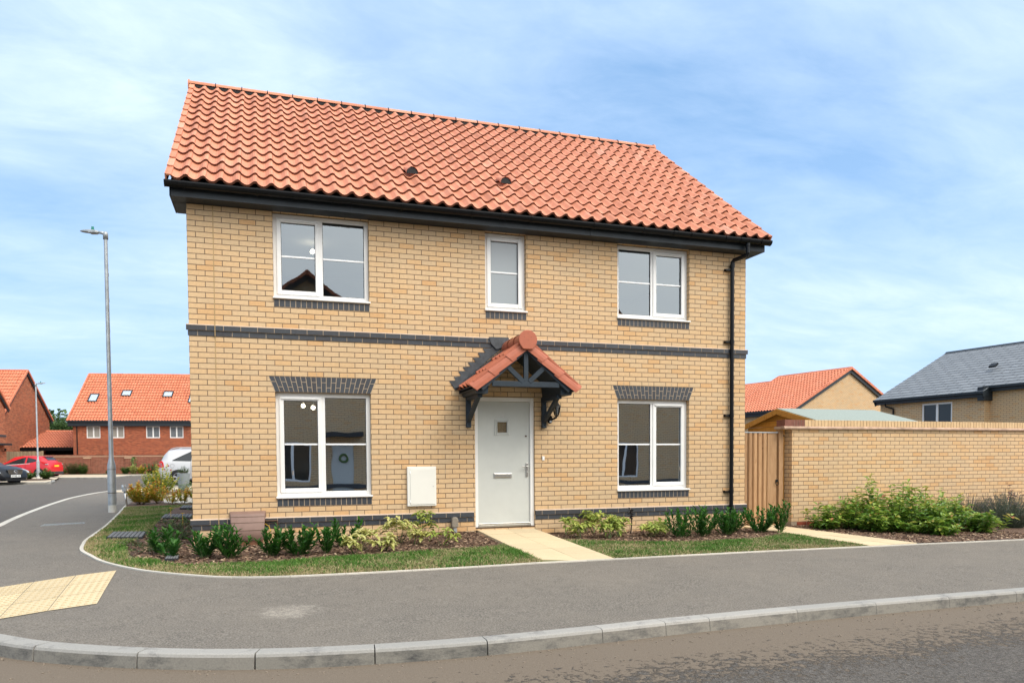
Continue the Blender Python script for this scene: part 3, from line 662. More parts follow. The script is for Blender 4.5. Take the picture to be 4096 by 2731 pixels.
for za, zb in ((4.60, 4.54), (3.30, 3.25), (2.03, 1.97), (.71, .65)):
    b = MB(); b.tube([(PX, -.06, za), (PX, -.06, zb)], .041, 16); b.build('pipe_socket', M_black, dp)
for z in (4.505, 3.27, 2.0, .68):
    b = MB(); b.box(PX-.12, PX-.03, -.06, -.003, z-.014, z+.014); b.box(PX-.125, PX-.10, -.02, -.001, z-.02, z+.02); b.box(PX-.125, PX+.055, -.022, -.003, z-.012, z+.012); b.build('pipe_clip', M_black, dp)

# porch canopy
CX, HW, PY = 4.625, .80, -.86; ZE, ZA = 2.335, 2.985
sL = Vector((HW, 0, ZA-ZE)); slp = sL.length; sU = sL.normalized()
can = None
for sg in (-1, 1):
    O = Vector((CX+sg*HW, 0.0, ZE)) if sg < 0 else Vector((CX+HW, 0.0, ZE)); exx = Vector((0, -1, 0)); ess = Vector((-sg*sU.x, 0, sU.z))
    b = MB(); pantiles(b, O, exx, ess, .80, slp-.03, 4, 3, rnd=random.Random(2), lift=.03, lip=.025)
    if can is None:
        can = b.build('porch_canopy', [M_porch_tile, M_porch_tile], HOUSE, fixn=False)
    else: b.build('canopy_tiles', [M_porch_tile, M_porch_tile], can, fixn=False)
    b = MB(); nn = Vector((sg*sU.z, 0, sU.x))     # broad verge tiles with curved lower edge
    for k in range(3):
        s0, s1 = k*slp/3-.02, (k+1)*slp/3+.055
        P0 = Vector((CX+sg*HW, 0, ZE))+ess*s0; P1 = Vector((CX+sg*HW, 0, ZE))+ess*s1
        off0 = .058+.012; off1 = .058-.012; i0 = len(b.v)
        prof = [(-.795, .0), (-.80, .010), (-.835, .006), (-.872, -.018), (-.895, -.055), (-.902, -.100), (-.902, -.155)]
        for (P, of) in ((P0, off0), (P1, off1)):
            for (yy, h) in prof: b.v.append(tuple(P+nn*(of+h)+Vector((0, yy-(.010 if P is P0 else 0)*(yy < -.83)-.0012*k, 0))))
        # bow the lower end of each tile
        for q, (yy, h) in enumerate(prof): 
            bow = .032*math.sin(math.pi*q/(len(prof)-1)); b.v[i0+q] = tuple(Vector(b.v[i0+q])-ess*bow)
        n = len(prof)
        for q in range(n-1): b.f.append((i0+q, i0+q+1, i0+n+q+1, i0+n+q)); b.m.append(0); b.t.append(.5)
        for q in range(n-1):
            a_ = Vector(b.v[i0+q]); c_ = Vector(b.v[i0+q+1]); b.face([a_, c_, c_-nn*.02+Vector((0, .012, 0)), a_-nn*.02+Vector((0, .012, 0))])
    c0 = Vector((CX+sg*HW/2, -.838, (ZE+ZA)/2))+nn*.040; b.obox(c0, ess*(slp/2-.02), Vector((0, .055, 0)), nn*.014)
    b.build('verge_tile', M_porch_tile, can, fixn=False)
b = MB()
for k in range(3):
    ya = -.02-k*.30; yb = ya-.32; rr0, rr1 = .118, .128; i0 = len(b.v)
    for (yy, rr) in ((ya, rr0), (yb, rr1)):
        for j in range(13): a_ = math.radians(-25+230*j/12); b.v.append((CX+math.cos(a_)*rr, yy, 2.995+math.sin(a_)*rr*1.0))
    for j in range(12): b.f.append((i0+j, i0+j+1, i0+13+j+1, i0+13+j)); b.m.append(0); b.t.append(.5)
b.build('canopy_ridge_tile', M_porch_tile, can, smooth=False, fixn=False)
b = MB(); pts = [(CX+math.cos(math.radians(a_))*.142, 2.998+math.sin(math.radians(a_))*.142) for a_ in range(-35, 216, 10)]; pts += [(CX-.075, 2.862), (CX+.075, 2.862)]
b.prism(pts, -.955, -.93, 'y'); b.build('ridge_end_disc', M_porch_tile, can, bevel=.008)
for (sx, sz) in ((0, .09), (-.055, .03), (.05, .035), (0, -.01)):
    b = MB(); b.tube([(CX+sx, -.957, 3.0+sz), (CX+sx, -.953, 3.0+sz)], .004, 6); b.build('screw', M_stem, can)
def L_roof(x, off=0): return ZA-abs(x-CX)*(ZA-ZE)/HW+off      # underside line of the canopy slope
b = MB()        # soffit boards under the two slopes, box eaves and truss
for sg in (-1, 1):
    p = [(CX, ZA-.01), (CX+sg*HW, ZE-.01), (CX+sg*HW, ZE-.05), (CX+sg*(HW-.03), ZE-.05), (CX, ZA-.055)]
    b.prism(p, -.02, -.84, 'y')
b.build('canopy_boarding', M_timber_paint, can)
for sg in (-1, 1):
    b = MB(); b.prism([(CX+sg*(HW-.035), ZE-.015), (CX+sg*(HW-.06), ZE-.11), (CX+sg*(HW-.23), ZE-.11), (CX+sg*(HW-.26), ZE+.17)], -.01, -.80, 'y'); b.prism([(CX+sg*(HW+.0), ZE-.02), (CX+sg*HW, ZE-.06), (CX+sg*(HW-.2), ZE-.06), (CX+sg*(HW-.2), ZE-.02)], -.012, -.815, 'y')
    b.build('eaves_box', M_timber_paint, can)
b = MB(); yb_ = -.865; yf = -.82; yc = (yb_+yf)/2
def beam(b, p0, p1, wdt, dd=.0): b.bar((p0[0], yc-dd, p0[1]), (p1[0], yc-dd, p1[1]), .055, wdt, up=(0, 0, 1) if abs(p0[0]-p1[0]) > .02 else (1, 0, 0))
for sg in (-1, 1): beam(b, (CX+sg*(HW-.10), ZE-.035), (CX, ZA-.075), .115, .004)
b.build('truss_rafters', M_timber_paint, can, bevel=.004)
b = MB(); b.box(CX-.52, CX+.52, yb_, yf, 2.325, 2.405); b.build('truss_tie', M_timber_paint, can, bevel=.004)
b = MB(); b.box(CX-.034, CX+.034, yb_+.003, yf, 2.405, 2.86); b.build('king_post', M_timber_paint, can, bevel=.004)
for sg in (-1, 1):
    b = MB(); beam(b, (CX+sg*.045, 2.40), (CX+sg*.30, 2.63), .068); b.build('truss_strut', M_timber_paint, can, bevel=.003)
for X in (3.965, 5.21):
    g = MB(); g.box(X-.037, X+.037, -.065, -.002, 1.762, 2.24); g.box(X-.037, X+.037, -.70, -.065, 2.175, 2.24)
    br = g.build('gallows_bracket', M_timber_paint, can, bevel=.005)
    g = MB(); g.bar((X, -.045, 1.86), (X, -.62, 2.20), .058, .062, up=(0, 0, 1)); g.build('bracket_strut', M_timber_paint, br, bevel=.004)
    for z in (1.81, 2.14):
        g = MB(); g.ball((X, -.066, z), .011, 6); g.build('bolt', M_black, br)
st = [(3.673, 2.471), (3.744, 2.538), (3.818, 2.622), (3.89, 2.69), (3.973, 2.765), (4.051, 2.839), (4.13, 2.916), (4.211, 2.988)]
for sg in (1, -1):
    b = MB(); cx0 = 4.59
    def mx(x): return x if sg > 0 else 2*cx0-x+.05
    for k, (x_, z_) in enumerate(st):
        nx = st[k+1] if k+1 < len(st) else (4.29, 3.07)
        b.prism([(mx(x_), z_), (mx(nx[0]+.025), z_+.006), (mx(nx[0]+.16), z_-.0+.0), (mx(nx[0]+.10), z_-.09), (mx(x_+.12), z_-.135), (mx(x_+.085), z_-.13)], -.010-k*.0004, -.002, 'y')
    b.prism([(mx(3.76), 2.36), (mx(4.55), 3.03), (mx(4.42), 3.06), (mx(3.70), 2.43)], -.0175, -.011, 'y')
    if sg > 0:
        b.prism([(4.30, 3.165), (4.62, 3.17), (4.66, 3.05), (4.42, 2.98), (4.34, 3.06)], -.045, -.034, 'y')
    # folded apron over the tiles
    s0 = Vector((CX-sg*HW, 0, ZE)); eU = Vector((sg*sU.x, 0, sU.z)); nn = Vector((-sg*sU.z, 0, sU.x))
    i0 = s0+nn*.062
    b.face([i0+Vector((0, -.005, 0))-eU*.02, i0+Vector((0, -.145, 0))-eU*.02-nn*.012, i0+eU*(slp-.12)+Vector((0, -.145, 0))-nn*.012, i0+eU*(slp-.12)+Vector((0, -.005, 0))])
    b.build('stepped_flashing', M_lead, can, fixn=False)

# wall lantern
LX = 5.362; LY = -.20
b = MB(); b.lathe([(.0, .235), (.012, .225), (.014, .20), (.03, .19), (.05, .165), (.082, .128), (.085, .122), (.0, .120)], (LX, LY, 1.965), 6)
b.lathe([(.0, -.05), (.014, -.045), (.010, -.03), (.034, -.018), (.04, -.005), (.0, -.004)], (LX, LY, 1.965), 6)
for k in range(6):
    a_ = math.pi/3*k; b.tube([(LX+math.cos(a_)*.036, LY+math.sin(a_)*.036, 1.96), (LX+math.cos(a_)*.062, LY+math.sin(a_)*.062, 2.088)], .0075, 5)
b.tube([(LX-.05, -.005, 1.92), (LX-.05, -.10, 1.89), (LX, LY, 1.925)], .016, 8); b.tube([(LX-.05, 0, 1.92), (LX-.05, -.02, 1.92)], .05, 12)
lan = b.build('wall_lantern', M_black, HOUSE, smooth=False)
b = MB(); b.lathe([(.034, 0.), (.058, .122)], (LX, LY, 1.965), 6); b.build('lantern_glass', glass('lantern_pane', .25, (.45, .47, .48)), lan, fixn=False)
b = MB(); b.lathe([(.0, 0), (.014, 0), (.014, .03), (.024, .05), (.022, .09), (.0, .105)], (LX, LY, 1.968), 10); b.build('bulb', M_trim, lan, smooth=True)
b = MB(); b.ball((LX-.075, -.10, 1.865), .038, 8); b.build('motion_sensor', M_black, lan, smooth=True); box('sensor_lens', (LX-.093, LX-.06, -.143, -.128, 1.845, 1.875), M_clear_lens, lan)
b = MB(); b.box(5.185, 5.227, -.018, -.001, 1.246, 1.312); bell = b.build('doorbell', M_upvc, HOUSE, bevel=.005); b = MB(); b.tube([(5.206, -.022, 1.28), (5.206, -.0185, 1.28)], .011, 12); b.build('bell_push', M_trim, bell)

# meter cupboards and service fittings
b = MB(); b.box(3.0, 3.445, -.05, -.001, .565, 1.165); mt = b.build('meter_box', M_cream, HOUSE, bevel=.008)
b = MB(); b.box(3.045, 3.43, -.058, -.0505, .592, 1.135); dd = b.build('meter_door', M_cream, mt, bevel=.004)
for z in (.64, 1.08): box('hinge', (3.036, 3.05, -.0605, -.052, z-.018, z+.018), M_trim, mt)
b = MB(); b.tube([(3.395, -.064, .865), (3.395, -.058, .865)], .007, 8); b.build('lock', M_steel, mt)
b = MB(); b.prism([(0, .0), (-.20, .0), (-.225, .05), (-.225, .165), (-.16, .175), (0, .18)], .548, .925, 'x'); gb = b.build('gas_meter_box', M_brownbox2, HOUSE, bevel=.02)
b = MB(); lp = []
prof = [(-.235, .155), (-.245, .17), (-.238, .30), (-.19, .42), (-.135, .53), (-.0, .555)]
for k, (yy, z) in enumerate(prof):
    hw = {0: .175, 1: .205, 2: .222, 3: .226, 4: .232, 5: .245}[k]; lp.append([(.7235-hw, yy, z), (.7235+hw, yy, z)])
for q in range(len(lp)-1): b.face([lp[q][0], lp[q][1], lp[q+1][1], lp[q+1][0]])
for sgn in (0, 1): b.face([p[sgn] for p in lp]+[(lp[-1][sgn][0], -.0, .18), (lp[0][sgn][0], -.05, .155)])
lid = b.build('meter_lid', M_brownbox, gb, weld=True, smooth=True, bevel=.012)
for z, hw in ((.485, .226), (.405, .222), (.30, .218)):
    yy = np.interp(z, [.17, .30, .42, .53], [-.245, -.238, -.19, -.135]); b = MB(); b.tube([(.7235-hw, yy-.002, z), (.7235+hw, yy-.002, z)], .003, 6); b.build('lid_groove', M_stem, gb)
b = MB(); b.tube([(.71, -.247, .225), (.71, -.241, .225)], .009, 8); b.build('lid_lock', M_steel, gb)
b = MB(); b.tube([(.92, -.05, .413), (1.115, -.05, .413), (1.12, -.05, .40), (1.122, -.05, .22)], .012, 8); b.build('overflow_pipe', M_stem, HOUSE)
b = MB(); b.tube([(.95, -.03, .37), (1.0, -.03, .34), (1.025, -.03, .27), (1.0, -.03, .20), (.95, -.03, .17)], .004, 6); b.build('yellow_cable', M_yel, HOUSE)
b = MB(); hk = [(3.675, .225)]+[(3.726+math.cos(math.radians(a_))*.051, .335+math.sin(math.radians(a_))*.051) for a_ in range(180, -1, -20)]+[(3.777, .225)]
b.prism(hk, -.10, -.001, 'y'); hs = b.build('cable_entry_box', M_greybox, HOUSE, bevel=.012)
b = MB(); b.prism([(3.70, .224), (3.755, .224), (3.765, .07), (3.72, .055)], -.08, -.03, 'y'); b.build('cable_guard', M_galv, hs, bevel=.006)
for (xa, xb, zc) in ((3.83, 4.05, .118), (1.36, 1.575, .115), (5.80, 5.985, .125)):
    b = MB(); b.box(xa, xb, -.003, .0, zc-.036, zc+.036, 0)
    for k in range(5): b.box(xa+.01, xb-.01, -.012, -.003, zc-.031+k*.0145, zc-.023+k*.0145, 1)
    b.build('air_brick', [M_mortar, M_buffstone], HOUSE)
rw = random.Random(3)
b = MB()
for X in (1.24, 1.7, 2.14, 6.64, 7.1, 7.54): b.box(X-.004, X+.004, -.0025, 0., 2.478, 2.535)
for X in (1.35, 2.48, 3.6, 5.4, 6.5, 7.7, 8.55): b.box(X-.004, X+.004, -.0025, 0., 1.055, 1.12)
for X in (4.05, 4.5, 5.0): b.box(X-.004, X+.004, -.0025, 0., 2.28, 2.335)
tag(b.build('weep_vents', M_mortar, HOUSE), kind='stuff')

# lamps and goods seen through the windows
def pendant(x, y, z, zc, lab):
    t = thing('pendant_lamp', lab, 'lamp', (x, y, zc), group='lit ceiling lamps seen through the windows')
    b = MB(); b.tube([(0, 0, 0), (0, 0, z-zc+.04)], .004, 6); b.build('flex', M_trim, t)
    b = MB(); b.ball((0, 0, z-zc), .036, 8); b.build('bulb', M_bulb, t, smooth=True)
pendant(1.573, 1.5, 2.162, 2.615, 'left glowing bulb of the pair inside the ground floor window left of the meter box')
pendant(1.732, 1.5, 2.136, 2.615, 'right glowing bulb of the pair inside the ground floor window left of the meter box')
pendant(1.759, 1.5, 4.675, 4.815, 'single glowing bulb inside the upper left bedroom window')
t = thing('tool_case', 'dark grey carry case standing inside the lower right window', 'case', (6.83, .205, .752))
b = MB(); b.prism([(-.16, 0), (.15, 0), (.15, .09), (.10, .13), (-.10, .12), (-.16, .09)], -.055, .055, 'y'); b.build('body', M_anth, t, bevel=.01)
b = MB(); b.tube([(-.04, 0, .12), (-.04, 0, .185), (-.03, 0, .20), (.03, 0, .20), (.04, 0, .185), (.04, 0, .12)], .010, 8); b.build('handle', M_black, t)
# ================================================================== ground
from mathutils.geometry import tessellate_polygon
def drape(name, poly, dz, mat_, kind='structure', step=None, parent=None, uvs=1., zf=None, lip=0):
    zf = zf or gz
    bm = bmesh.new(); vs = [bm.verts.new((p[0], p[1], 0)) for p in poly]; 
    for tri in tessellate_polygon([[Vector((p[0], p[1], 0)) for p in poly]]):
        try: bm.faces.new([vs[i] for i in tri])
        except ValueError: pass
    cuts = [((0, y, 0), (0, 1, 0)) for y in (-8, -3, 17)]+[((x, 0, 0), (1, 0, 0)) for x in (4, 30)]
    if step:
        xs = [p[0] for p in poly]; ys = [p[1] for p in poly]
        cuts += [((x, 0, 0), (1, 0, 0)) for x in np.arange(math.ceil(min(xs)/step)*step, max(xs), step)]+[((0, y, 0), (0, 1, 0)) for y in np.arange(math.ceil(min(ys)/step)*step, max(ys), step)]
    for co, no in cuts: bmesh.ops.bisect_plane(bm, geom=bm.verts[:]+bm.edges[:]+bm.faces[:], plane_co=co, plane_no=no)
    for v in bm.verts: v.co.z = zf(v.co.x, v.co.y)+dz
    bmesh.ops.recalc_face_normals(bm, faces=bm.faces[:])
    for f_ in bm.faces:
        if f_.normal.z < 0: f_.normal_flip()
    if lip:
        e_ = [e for e in bm.edges if e.is_boundary]; r_ = bmesh.ops.extrude_edge_only(bm, edges=e_)
        for v in r_['geom']:
            if isinstance(v, bmesh.types.BMVert): v.co.z -= lip
    me = bpy.data.meshes.new(name); bm.to_mesh(me); bm.free(); me.materials.append(mat_)
    at_ = me.attributes.new('tint', 'FLOAT', 'FACE'); at_.data.foreach_set('value', [.5]*len(me.polygons)); me.uv_layers.new(name='UVMap')
    o = bpy.data.objects.new(name, me); COL.objects.link(o)
    if parent: o.parent = parent
    return tag(o, kind=kind)
def catmull(P, n=6):
    out_ = []
    for i in range(len(P)-1):
        p0, p1, p2, p3 = P[max(i-1, 0)], P[i], P[i+1], P[min(i+2, len(P)-1)]
        for k in range(n):
            t = k/n; out_.append(tuple(.5*((2*b)+(c-a)*t+(2*a-5*b+4*c-d)*t*t+(-a+3*b-3*c+d)*t*t*t) for a, b, c, d in zip(p0, p1, p2, p3)))
    out_.append(P[-1]); return out_
def inside(p, poly):
    x, y = p; c = False; j = len(poly)-1
    for i in range(len(poly)):
        xi, yi = poly[i]; xj, yj = poly[j]
        if (yi > y) != (yj > y) and x < (xj-xi)*(y-yi)/(yj-yi)+xi: c = not c
        j = i
    return c

KERB = [(-.906, -4.835), (-.485, -5.205), (.201, -5.597), (.929, -5.86), (1.687, -5.985), (2.463, -6.02), (3.377, -5.973), (3.94, -5.930), (4.361, -5.892), (5.29, -5.805), (6.2, -5.742), (7.12, -5.690), (8.04, -5.645), (8.96, -5.59), (9.88, -5.54), (10.8, -5.48), (11.7, -5.42), (12.6, -5.36), (13.5, -5.30), (40, -3.6)]
SIDE = [(-.906, -4.835), (-1.55, -4.25), (-2.15, -3.45), (-2.65, -2.5), (-3.0, -1.2), (-3.25, .6), (-3.42, 2.5), (-3.526, 4.151), (-3.70, 5.5), (-3.856, 6.864), (-4.0, 8.4), (-4.127, 9.947), (-4.23, 11.6), (-4.293, 13.346), (-4.118, 15.956), (-3.45, 18.6), (-2.2, 20.4), (-.4, 21.6), (3, 22.6)]
EDGE = [(-2.35, 9.3), (-2.25, 8.294), (-2.04, 6.344), (-1.79, 3.78), (-1.70, 2.5), (-1.622, 1.326), (-1.535, .7), (-1.455, .22), (-1.36, -.12), (-1.20, -.53), (-.96, -1.12), (-.672, -1.64), (-.367, -2.08), (-.094, -2.37), (.162, -2.60), (.527, -2.86), (1.052, -3.03), (2.0, -3.08), (3.266, -3.06), (4.147, -3.010), (5.038, -2.94), (6.264, -2.825), (7.701, -2.71), (9.271, -2.62), (10.147, -2.56), (12.515, -2.44), (20, -1.95), (40, -.6)]
front = catmull(KERB, 4); side = catmull(SIDE, 4); edge = catmull(EDGE, 5)
pave = front[::-1]+side[1:]+[(3, 14), (-2.0, 13.2)]+edge
drape('pavement', pave, 0, M_pave, step=1.0)
ROADZ = lambda x, y: gz(x, y)
# open ground running to the horizon, and the road surface
b = MB(); R_ = 2500
b.face([(-R_, -R_, -1.4), (R_, -R_, -1.4), (R_, R_, -1.4), (-R_, R_, -1.4)]); tag(b.build('ground', M_turf, fixn=False), kind='structure')
drape('road', [(-70, -34), (60, -34), (60, 75), (-70, 75)], -.10, M_road, step=6)

def sweep_units(name, pts, cuts, prof, mat_, gap=.005, rnd=random.Random(4), left=1, dz=0, face=None):
    """concrete units laid along a line; prof is (offset to the road side, height)"""
    b = MB()
    for a, c in cuts:
        seg = pts[a:c+1]; t = rnd.random()
        # shorten for the joint
        seg = [Vector((p[0], p[1], 0)) for p in seg]
        d0 = (seg[1]-seg[0]).normalized(); d1 = (seg[-1]-seg[-2]).normalized(); seg[0] = seg[0]+d0*gap/2; seg[-1] = seg[-1]-d1*gap/2
        rings = []
        for k, p in enumerate(seg):
            d = (seg[min(k+1, len(seg)-1)]-seg[max(k-1, 0)]).normalized(); nn = Vector((d.y, -d.x, 0))*left; i0 = len(b.v)
            for (o_, h) in prof: q = p+nn*o_; b.v.append((q.x, q.y, gz(p.x, p.y)+h+dz))
            rings.append(i0)
        n = len(prof)
        for r0, r1 in zip(rings, rings[1:]):
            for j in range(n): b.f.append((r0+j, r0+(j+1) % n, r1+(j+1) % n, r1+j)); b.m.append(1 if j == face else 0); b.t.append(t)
        for r0 in (rings[0], rings[-1]): b.f.append(tuple(r0+j for j in range(n))); b.m.append(0); b.t.append(t)
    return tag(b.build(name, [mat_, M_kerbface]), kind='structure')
KP = [(0, .003), (.118, .003), (.132, -.004), (.140, -.022), (.152, -.16), (0, -.16)]
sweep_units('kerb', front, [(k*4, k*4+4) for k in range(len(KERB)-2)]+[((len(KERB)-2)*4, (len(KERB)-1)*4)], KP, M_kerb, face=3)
sweep_units('kerb', side, [(k*2, k*2+2) for k in range((len(side)-1)//2)], [(0, .003), (.115, .003), (.125, -.01), (.13, -.16), (0, -.16)], M_edge, left=-1)
EP = [(-.004, .014), (-.05, .014), (-.052, -.05), (-.004, -.05)]
ecut = []; acc = 0; a = 0
for k in range(1, len(edge)):
    acc += math.dist(edge[k], edge[k-1])
    if acc > .55 or k == len(edge)-1: ecut.append((a, k)); a = k; acc = 0
sweep_units('edging', edge, ecut, EP, M_edge, gap=.004)
# bed for the edging line on the garden side
inner = []
for k, p in enumerate(edge):
    q0 = edge[max(k-1, 0)]; q1 = edge[min(k+1, len(edge)-1)]; d = Vector((q1[0]-q0[0], q1[1]-q0[1], 0)).normalized(); inner.append((p[0]-d.y*.050, p[1]+d.x*.050))
lawn_poly = inner+[(40, 9), (9, 9), (9.0, .05), (0.0, .05), (0, 9.3)]
drape('lawn', lawn_poly, .004, M_turf, step=2)
MOUND = lambda x, y: gz(x, y)+.055*math.exp(-((x-3.6)/.9)**2-((y+.1)/.7)**2)
bed1 = [(4.10, .04), (4.10, -1.40), (3.90, -1.50), (3.1, -1.62), (2.48, -1.76), (1.7, -1.90), (.9, -2.02), (.5, -1.98), (.1, -1.93), (-.18, -1.66), (-.36, -1.28), (-.54, -1.1), (-.74, -.5), (-.92, .5), (-.90, .8), (-.83, 1.45), (-.86, 2.33), (-.94, 3.6), (-1.0, 5.6), (-1.05, 7.6), (-.76, 8.34), (-.0, 8.6), (0.0, .04)]
bed2 = [(5.06, .04), (5.10, -.72), (5.3, -.92), (5.8, -1.25), (6.36, -1.52), (7.2, -1.60), (8.0, -1.45), (8.6, -1.2), (9.09, -.96), (9.18, -.5), (9.12, .04)]
bed3 = [(9.98, .26), (10.0, -.5), (10.28, -2.44)]+[p for p in inner if p[0] > 10.3]+[(40, .26)]
bed4 = [(-2.28, 9.3), (-2.2, 8.35), (-1.3, 8.55), (-.76, 8.34), (0, 8.6), (0, 15.5), (-2.2, 15.5), (-2.6, 13.0)]
drape('planting_bed', bed1, .016, M_mulch, zf=MOUND, step=.5); drape('planting_bed', bed2, .016, M_mulch, step=.5); drape('planting_bed', bed3, .016, M_mulch); drape('planting_bed', bed4, .016, M_mulch)
drape('gravel_patch', [(-1.5, 9.5), (-1.05, 9.15), (-.2, 9.3), (-.2, 12.0), (-1.45, 12.3), (-1.75, 11.2)], .024, M_gravel)
drape('garden_path', [(-2.3, 12.4), (0, 12.1), (0, 13.1), (-2.4, 13.4)], .03, M_buffstone)
drape('forecourt', [(-2.35, 13.9), (0, 13.5), (4, 14), (3, 22.4), (-.4, 21.5), (-2.15, 20.3), (-3.35, 18.55), (-4.0, 16.1), (-2.6, 14.6)], .008, M_farpave)

# front path of buff flagstones, stepping down from the door
PZ0, PZ1 = .163, .032
def pz(y): return PZ0+(PZ1-PZ0)*(-y/3.0)
def path(name, xl, xr, y0, y1fun, zf, splits, rows, skew=0., depth=.16):
    b = MB(); rnd = random.Random(6); nx = len(splits)-1
    for r_ in range(rows):
        for c in range(nx):
            def P(fx, fy):
                x = (xl[0]+(xr[0]-xl[0])*fx)*(1-fy)+(xl[1]+(xr[1]-xl[1])*fx)*fy
                y = y0+(y1fun(x)-y0)*fy; return Vector((x, y, zf(x, y)))
            off = .0; fa, fb = splits[c], splits[c+1]; ga, gb = r_/rows, (r_+1)/rows
            g = .0022; h = rnd.uniform(-.0015, .0015); t = rnd.random()
            pts = [P(fa+(g if c else 0), ga+g*.6), P(fb-(g if c < nx-1 else 0), ga+g*.6), P(fb-(g if c < nx-1 else 0), gb-g*.6), P(fa+(g if c else 0), gb-g*.6)]
            i0 = len(b.v); b.v += [tuple(p+Vector((0, 0, h))) for p in pts]+[tuple(p-Vector((0, 0, depth))) for p in pts]
            for q in ((0, 1, 2, 3), (4, 7, 6, 5), (0, 4, 5, 1), (1, 5, 6, 2), (2, 6, 7, 3), (3, 7, 4, 0)): b.f.append(tuple(i0+k for k in q)); b.m.append(0); b.t.append(t)
    return tag(b.build(name, M_buffstone), kind='structure')
ey = lambda x: np.interp(x, [p[0] for p in edge[60:]], [p[1] for p in edge[60:]])+.055
path('front_path', (4.105, 4.13), (5.035, 5.06), .03, ey, lambda x, y: pz(y), (0, .5, 1), 6)
path('gate_path', (9.16, 9.30), (9.98, 10.27), .42, ey, lambda x, y: gz(x, y)+.022, (0, .5, 1), 7, depth=.08)
box('step_riser', (4.08, 5.045, -.0, .03, .02, .160), M_buffstone, HOUSE)

# tactile paving at the crossing
TQ = [(-.622, -1.963), (-.444, -3.903), (-1.90, -4.70), (-2.62, -3.75)]      # measured corners, running out of view to the left
TQ = [(-.612, -1.975), (-.450, -3.895), (-1.86, -4.80), (-2.42, -3.60)]
b = MB(); nc, nr = 5, 3; rnd = random.Random(12)
top = [Vector((-.622, -1.963, 0)), Vector((-.975, -2.195, 0)), Vector((-1.287, -2.515, 0)), Vector((-1.53, -2.76, 0)), Vector((-1.85, -3.08, 0)), Vector((-2.2, -3.40, 0))]
bot = [Vector((-.444, -3.903, 0)), Vector((-.781, -4.093, 0)), Vector((-1.075, -4.315, 0)), Vector((-1.32, -4.42, 0)), Vector((-1.5, -4.36, 0)), Vector((-1.62, -4.28, 0))]
for c in range(nc):
    for r_ in range(nr):
        def P(fx, fy):
            a_ = top[c]+(top[c+1]-top[c])*fx; d_ = bot[c]+(bot[c+1]-bot[c])*fx; k = (r_+fy)/nr; return a_+(d_-a_)*k
        t = rnd.random(); g = .008
        q = [P(g, g), P(1-g, g), P(1-g, 1-g), P(g, 1-g)]; b.face([(p.x, p.y, gz(p.x, p.y)+.006) for p in q], 0, t)
        for i in range(6):
            for j in range(6):
                p = P((i+.5)/6, (j+.5)/6); z = gz(p.x, p.y)+.006; i0 = len(b.v)
                for rr, hh in ((.017, 0), (.012, .006)):
                    for a_ in range(8): b.v.append((p.x+math.cos(a_*math.pi/4)*rr, p.y+math.sin(a_*math.pi/4)*rr, z+hh))
                for a_ in range(8): b.f.append((i0+a_, i0+(a_+1) % 8, i0+8+(a_+1) % 8, i0+8+a_)); b.m.append(1); b.t.append(.0)
                b.f.append(tuple(i0+8+a_ for a_ in range(8))); b.m.append(1); b.t.append(.0)
tag(b.build('tactile_paving', [M_blister, M_dome], fixn=True), kind='structure')

# covers set in the ground
def cover(name, lab, quad_, dz, ribs, mat_=M_cover, ribm=M_cover_rib, th=.03, cat='cover', zf=gz):
    c0 = sum((Vector((*p, 0)) for p in quad_), Vector())/4; zc = zf(c0.x, c0.y)+dz
    t = thing(name, lab, cat, (c0.x, c0.y, zc), group=None); q = [Vector((*p, 0))-c0 for p in quad_]
    b = MB(); i0 = len(b.v); b.v += [(p.x, p.y, -th) for p in q]+[(p.x*.985, p.y*.985, 0) for p in q]
    for k in ((0, 1, 2, 3), (7, 6, 5, 4), (0, 4, 5, 1), (1, 5, 6, 2), (2, 6, 7, 3), (3, 7, 4, 0)): b.f.append(tuple(i0+v for v in k)); b.m.append(0); b.t.append(.5)
    b.build('plate', mat_, t)
    b = MB(); nx, ny = ribs
    for i in range(nx):
        for j in range(ny):
            fx, fy = (i+.5)/nx, (j+.5)/ny; A = q[0]+(q[1]-q[0])*fx; B = q[3]+(q[2]-q[3])*fx; p = (A+(B-A)*fy)*.95
            dx_ = (q[1]-q[0])/nx*.33; dy_ = (q[3]-q[0])/ny*.22; b.obox((p.x, p.y, .005), dx_, dy_, (0, 0, .005))
    b.build('tread_pattern', ribm, t); return t
cover('manhole_cover', 'black plastic grid cover set in the lawn near the kerb bend', [(-1.40, 2.25), (-.87, 2.10), (-.80, 1.15), (-1.33, 1.33)], .035, (8, 13))
cover('manhole_cover', 'black grid cover in the planting bed beside the house corner, partly under leaves', [(-1.02, 5.5), (-.45, 5.35), (-.42, 4.45), (-.98, 4.55)], .045, (8, 11))
cover('manhole_cover', 'farthest black grid cover, in the bed below the golden shrub', [(-.93, 8.0), (-.45, 7.85), (-.40, 6.95), (-.89, 7.0)], .05, (8, 11))
cover('valve_cover', 'small dark hinged cover standing proud of bark at the lawn edge', [(-.20, -1.14), (-.06, -1.13), (-.04, -1.50), (-.19, -1.50)], .045, (5, 9), th=.06)
cover('channel_cover', 'long narrow steel service cover set flush in the left pavement', [(-2.88, 4.22), (-2.25, 4.50), (-2.24, 4.30), (-2.87, 4.0)], .006, (16, 3), M_galv, M_galv, .02)

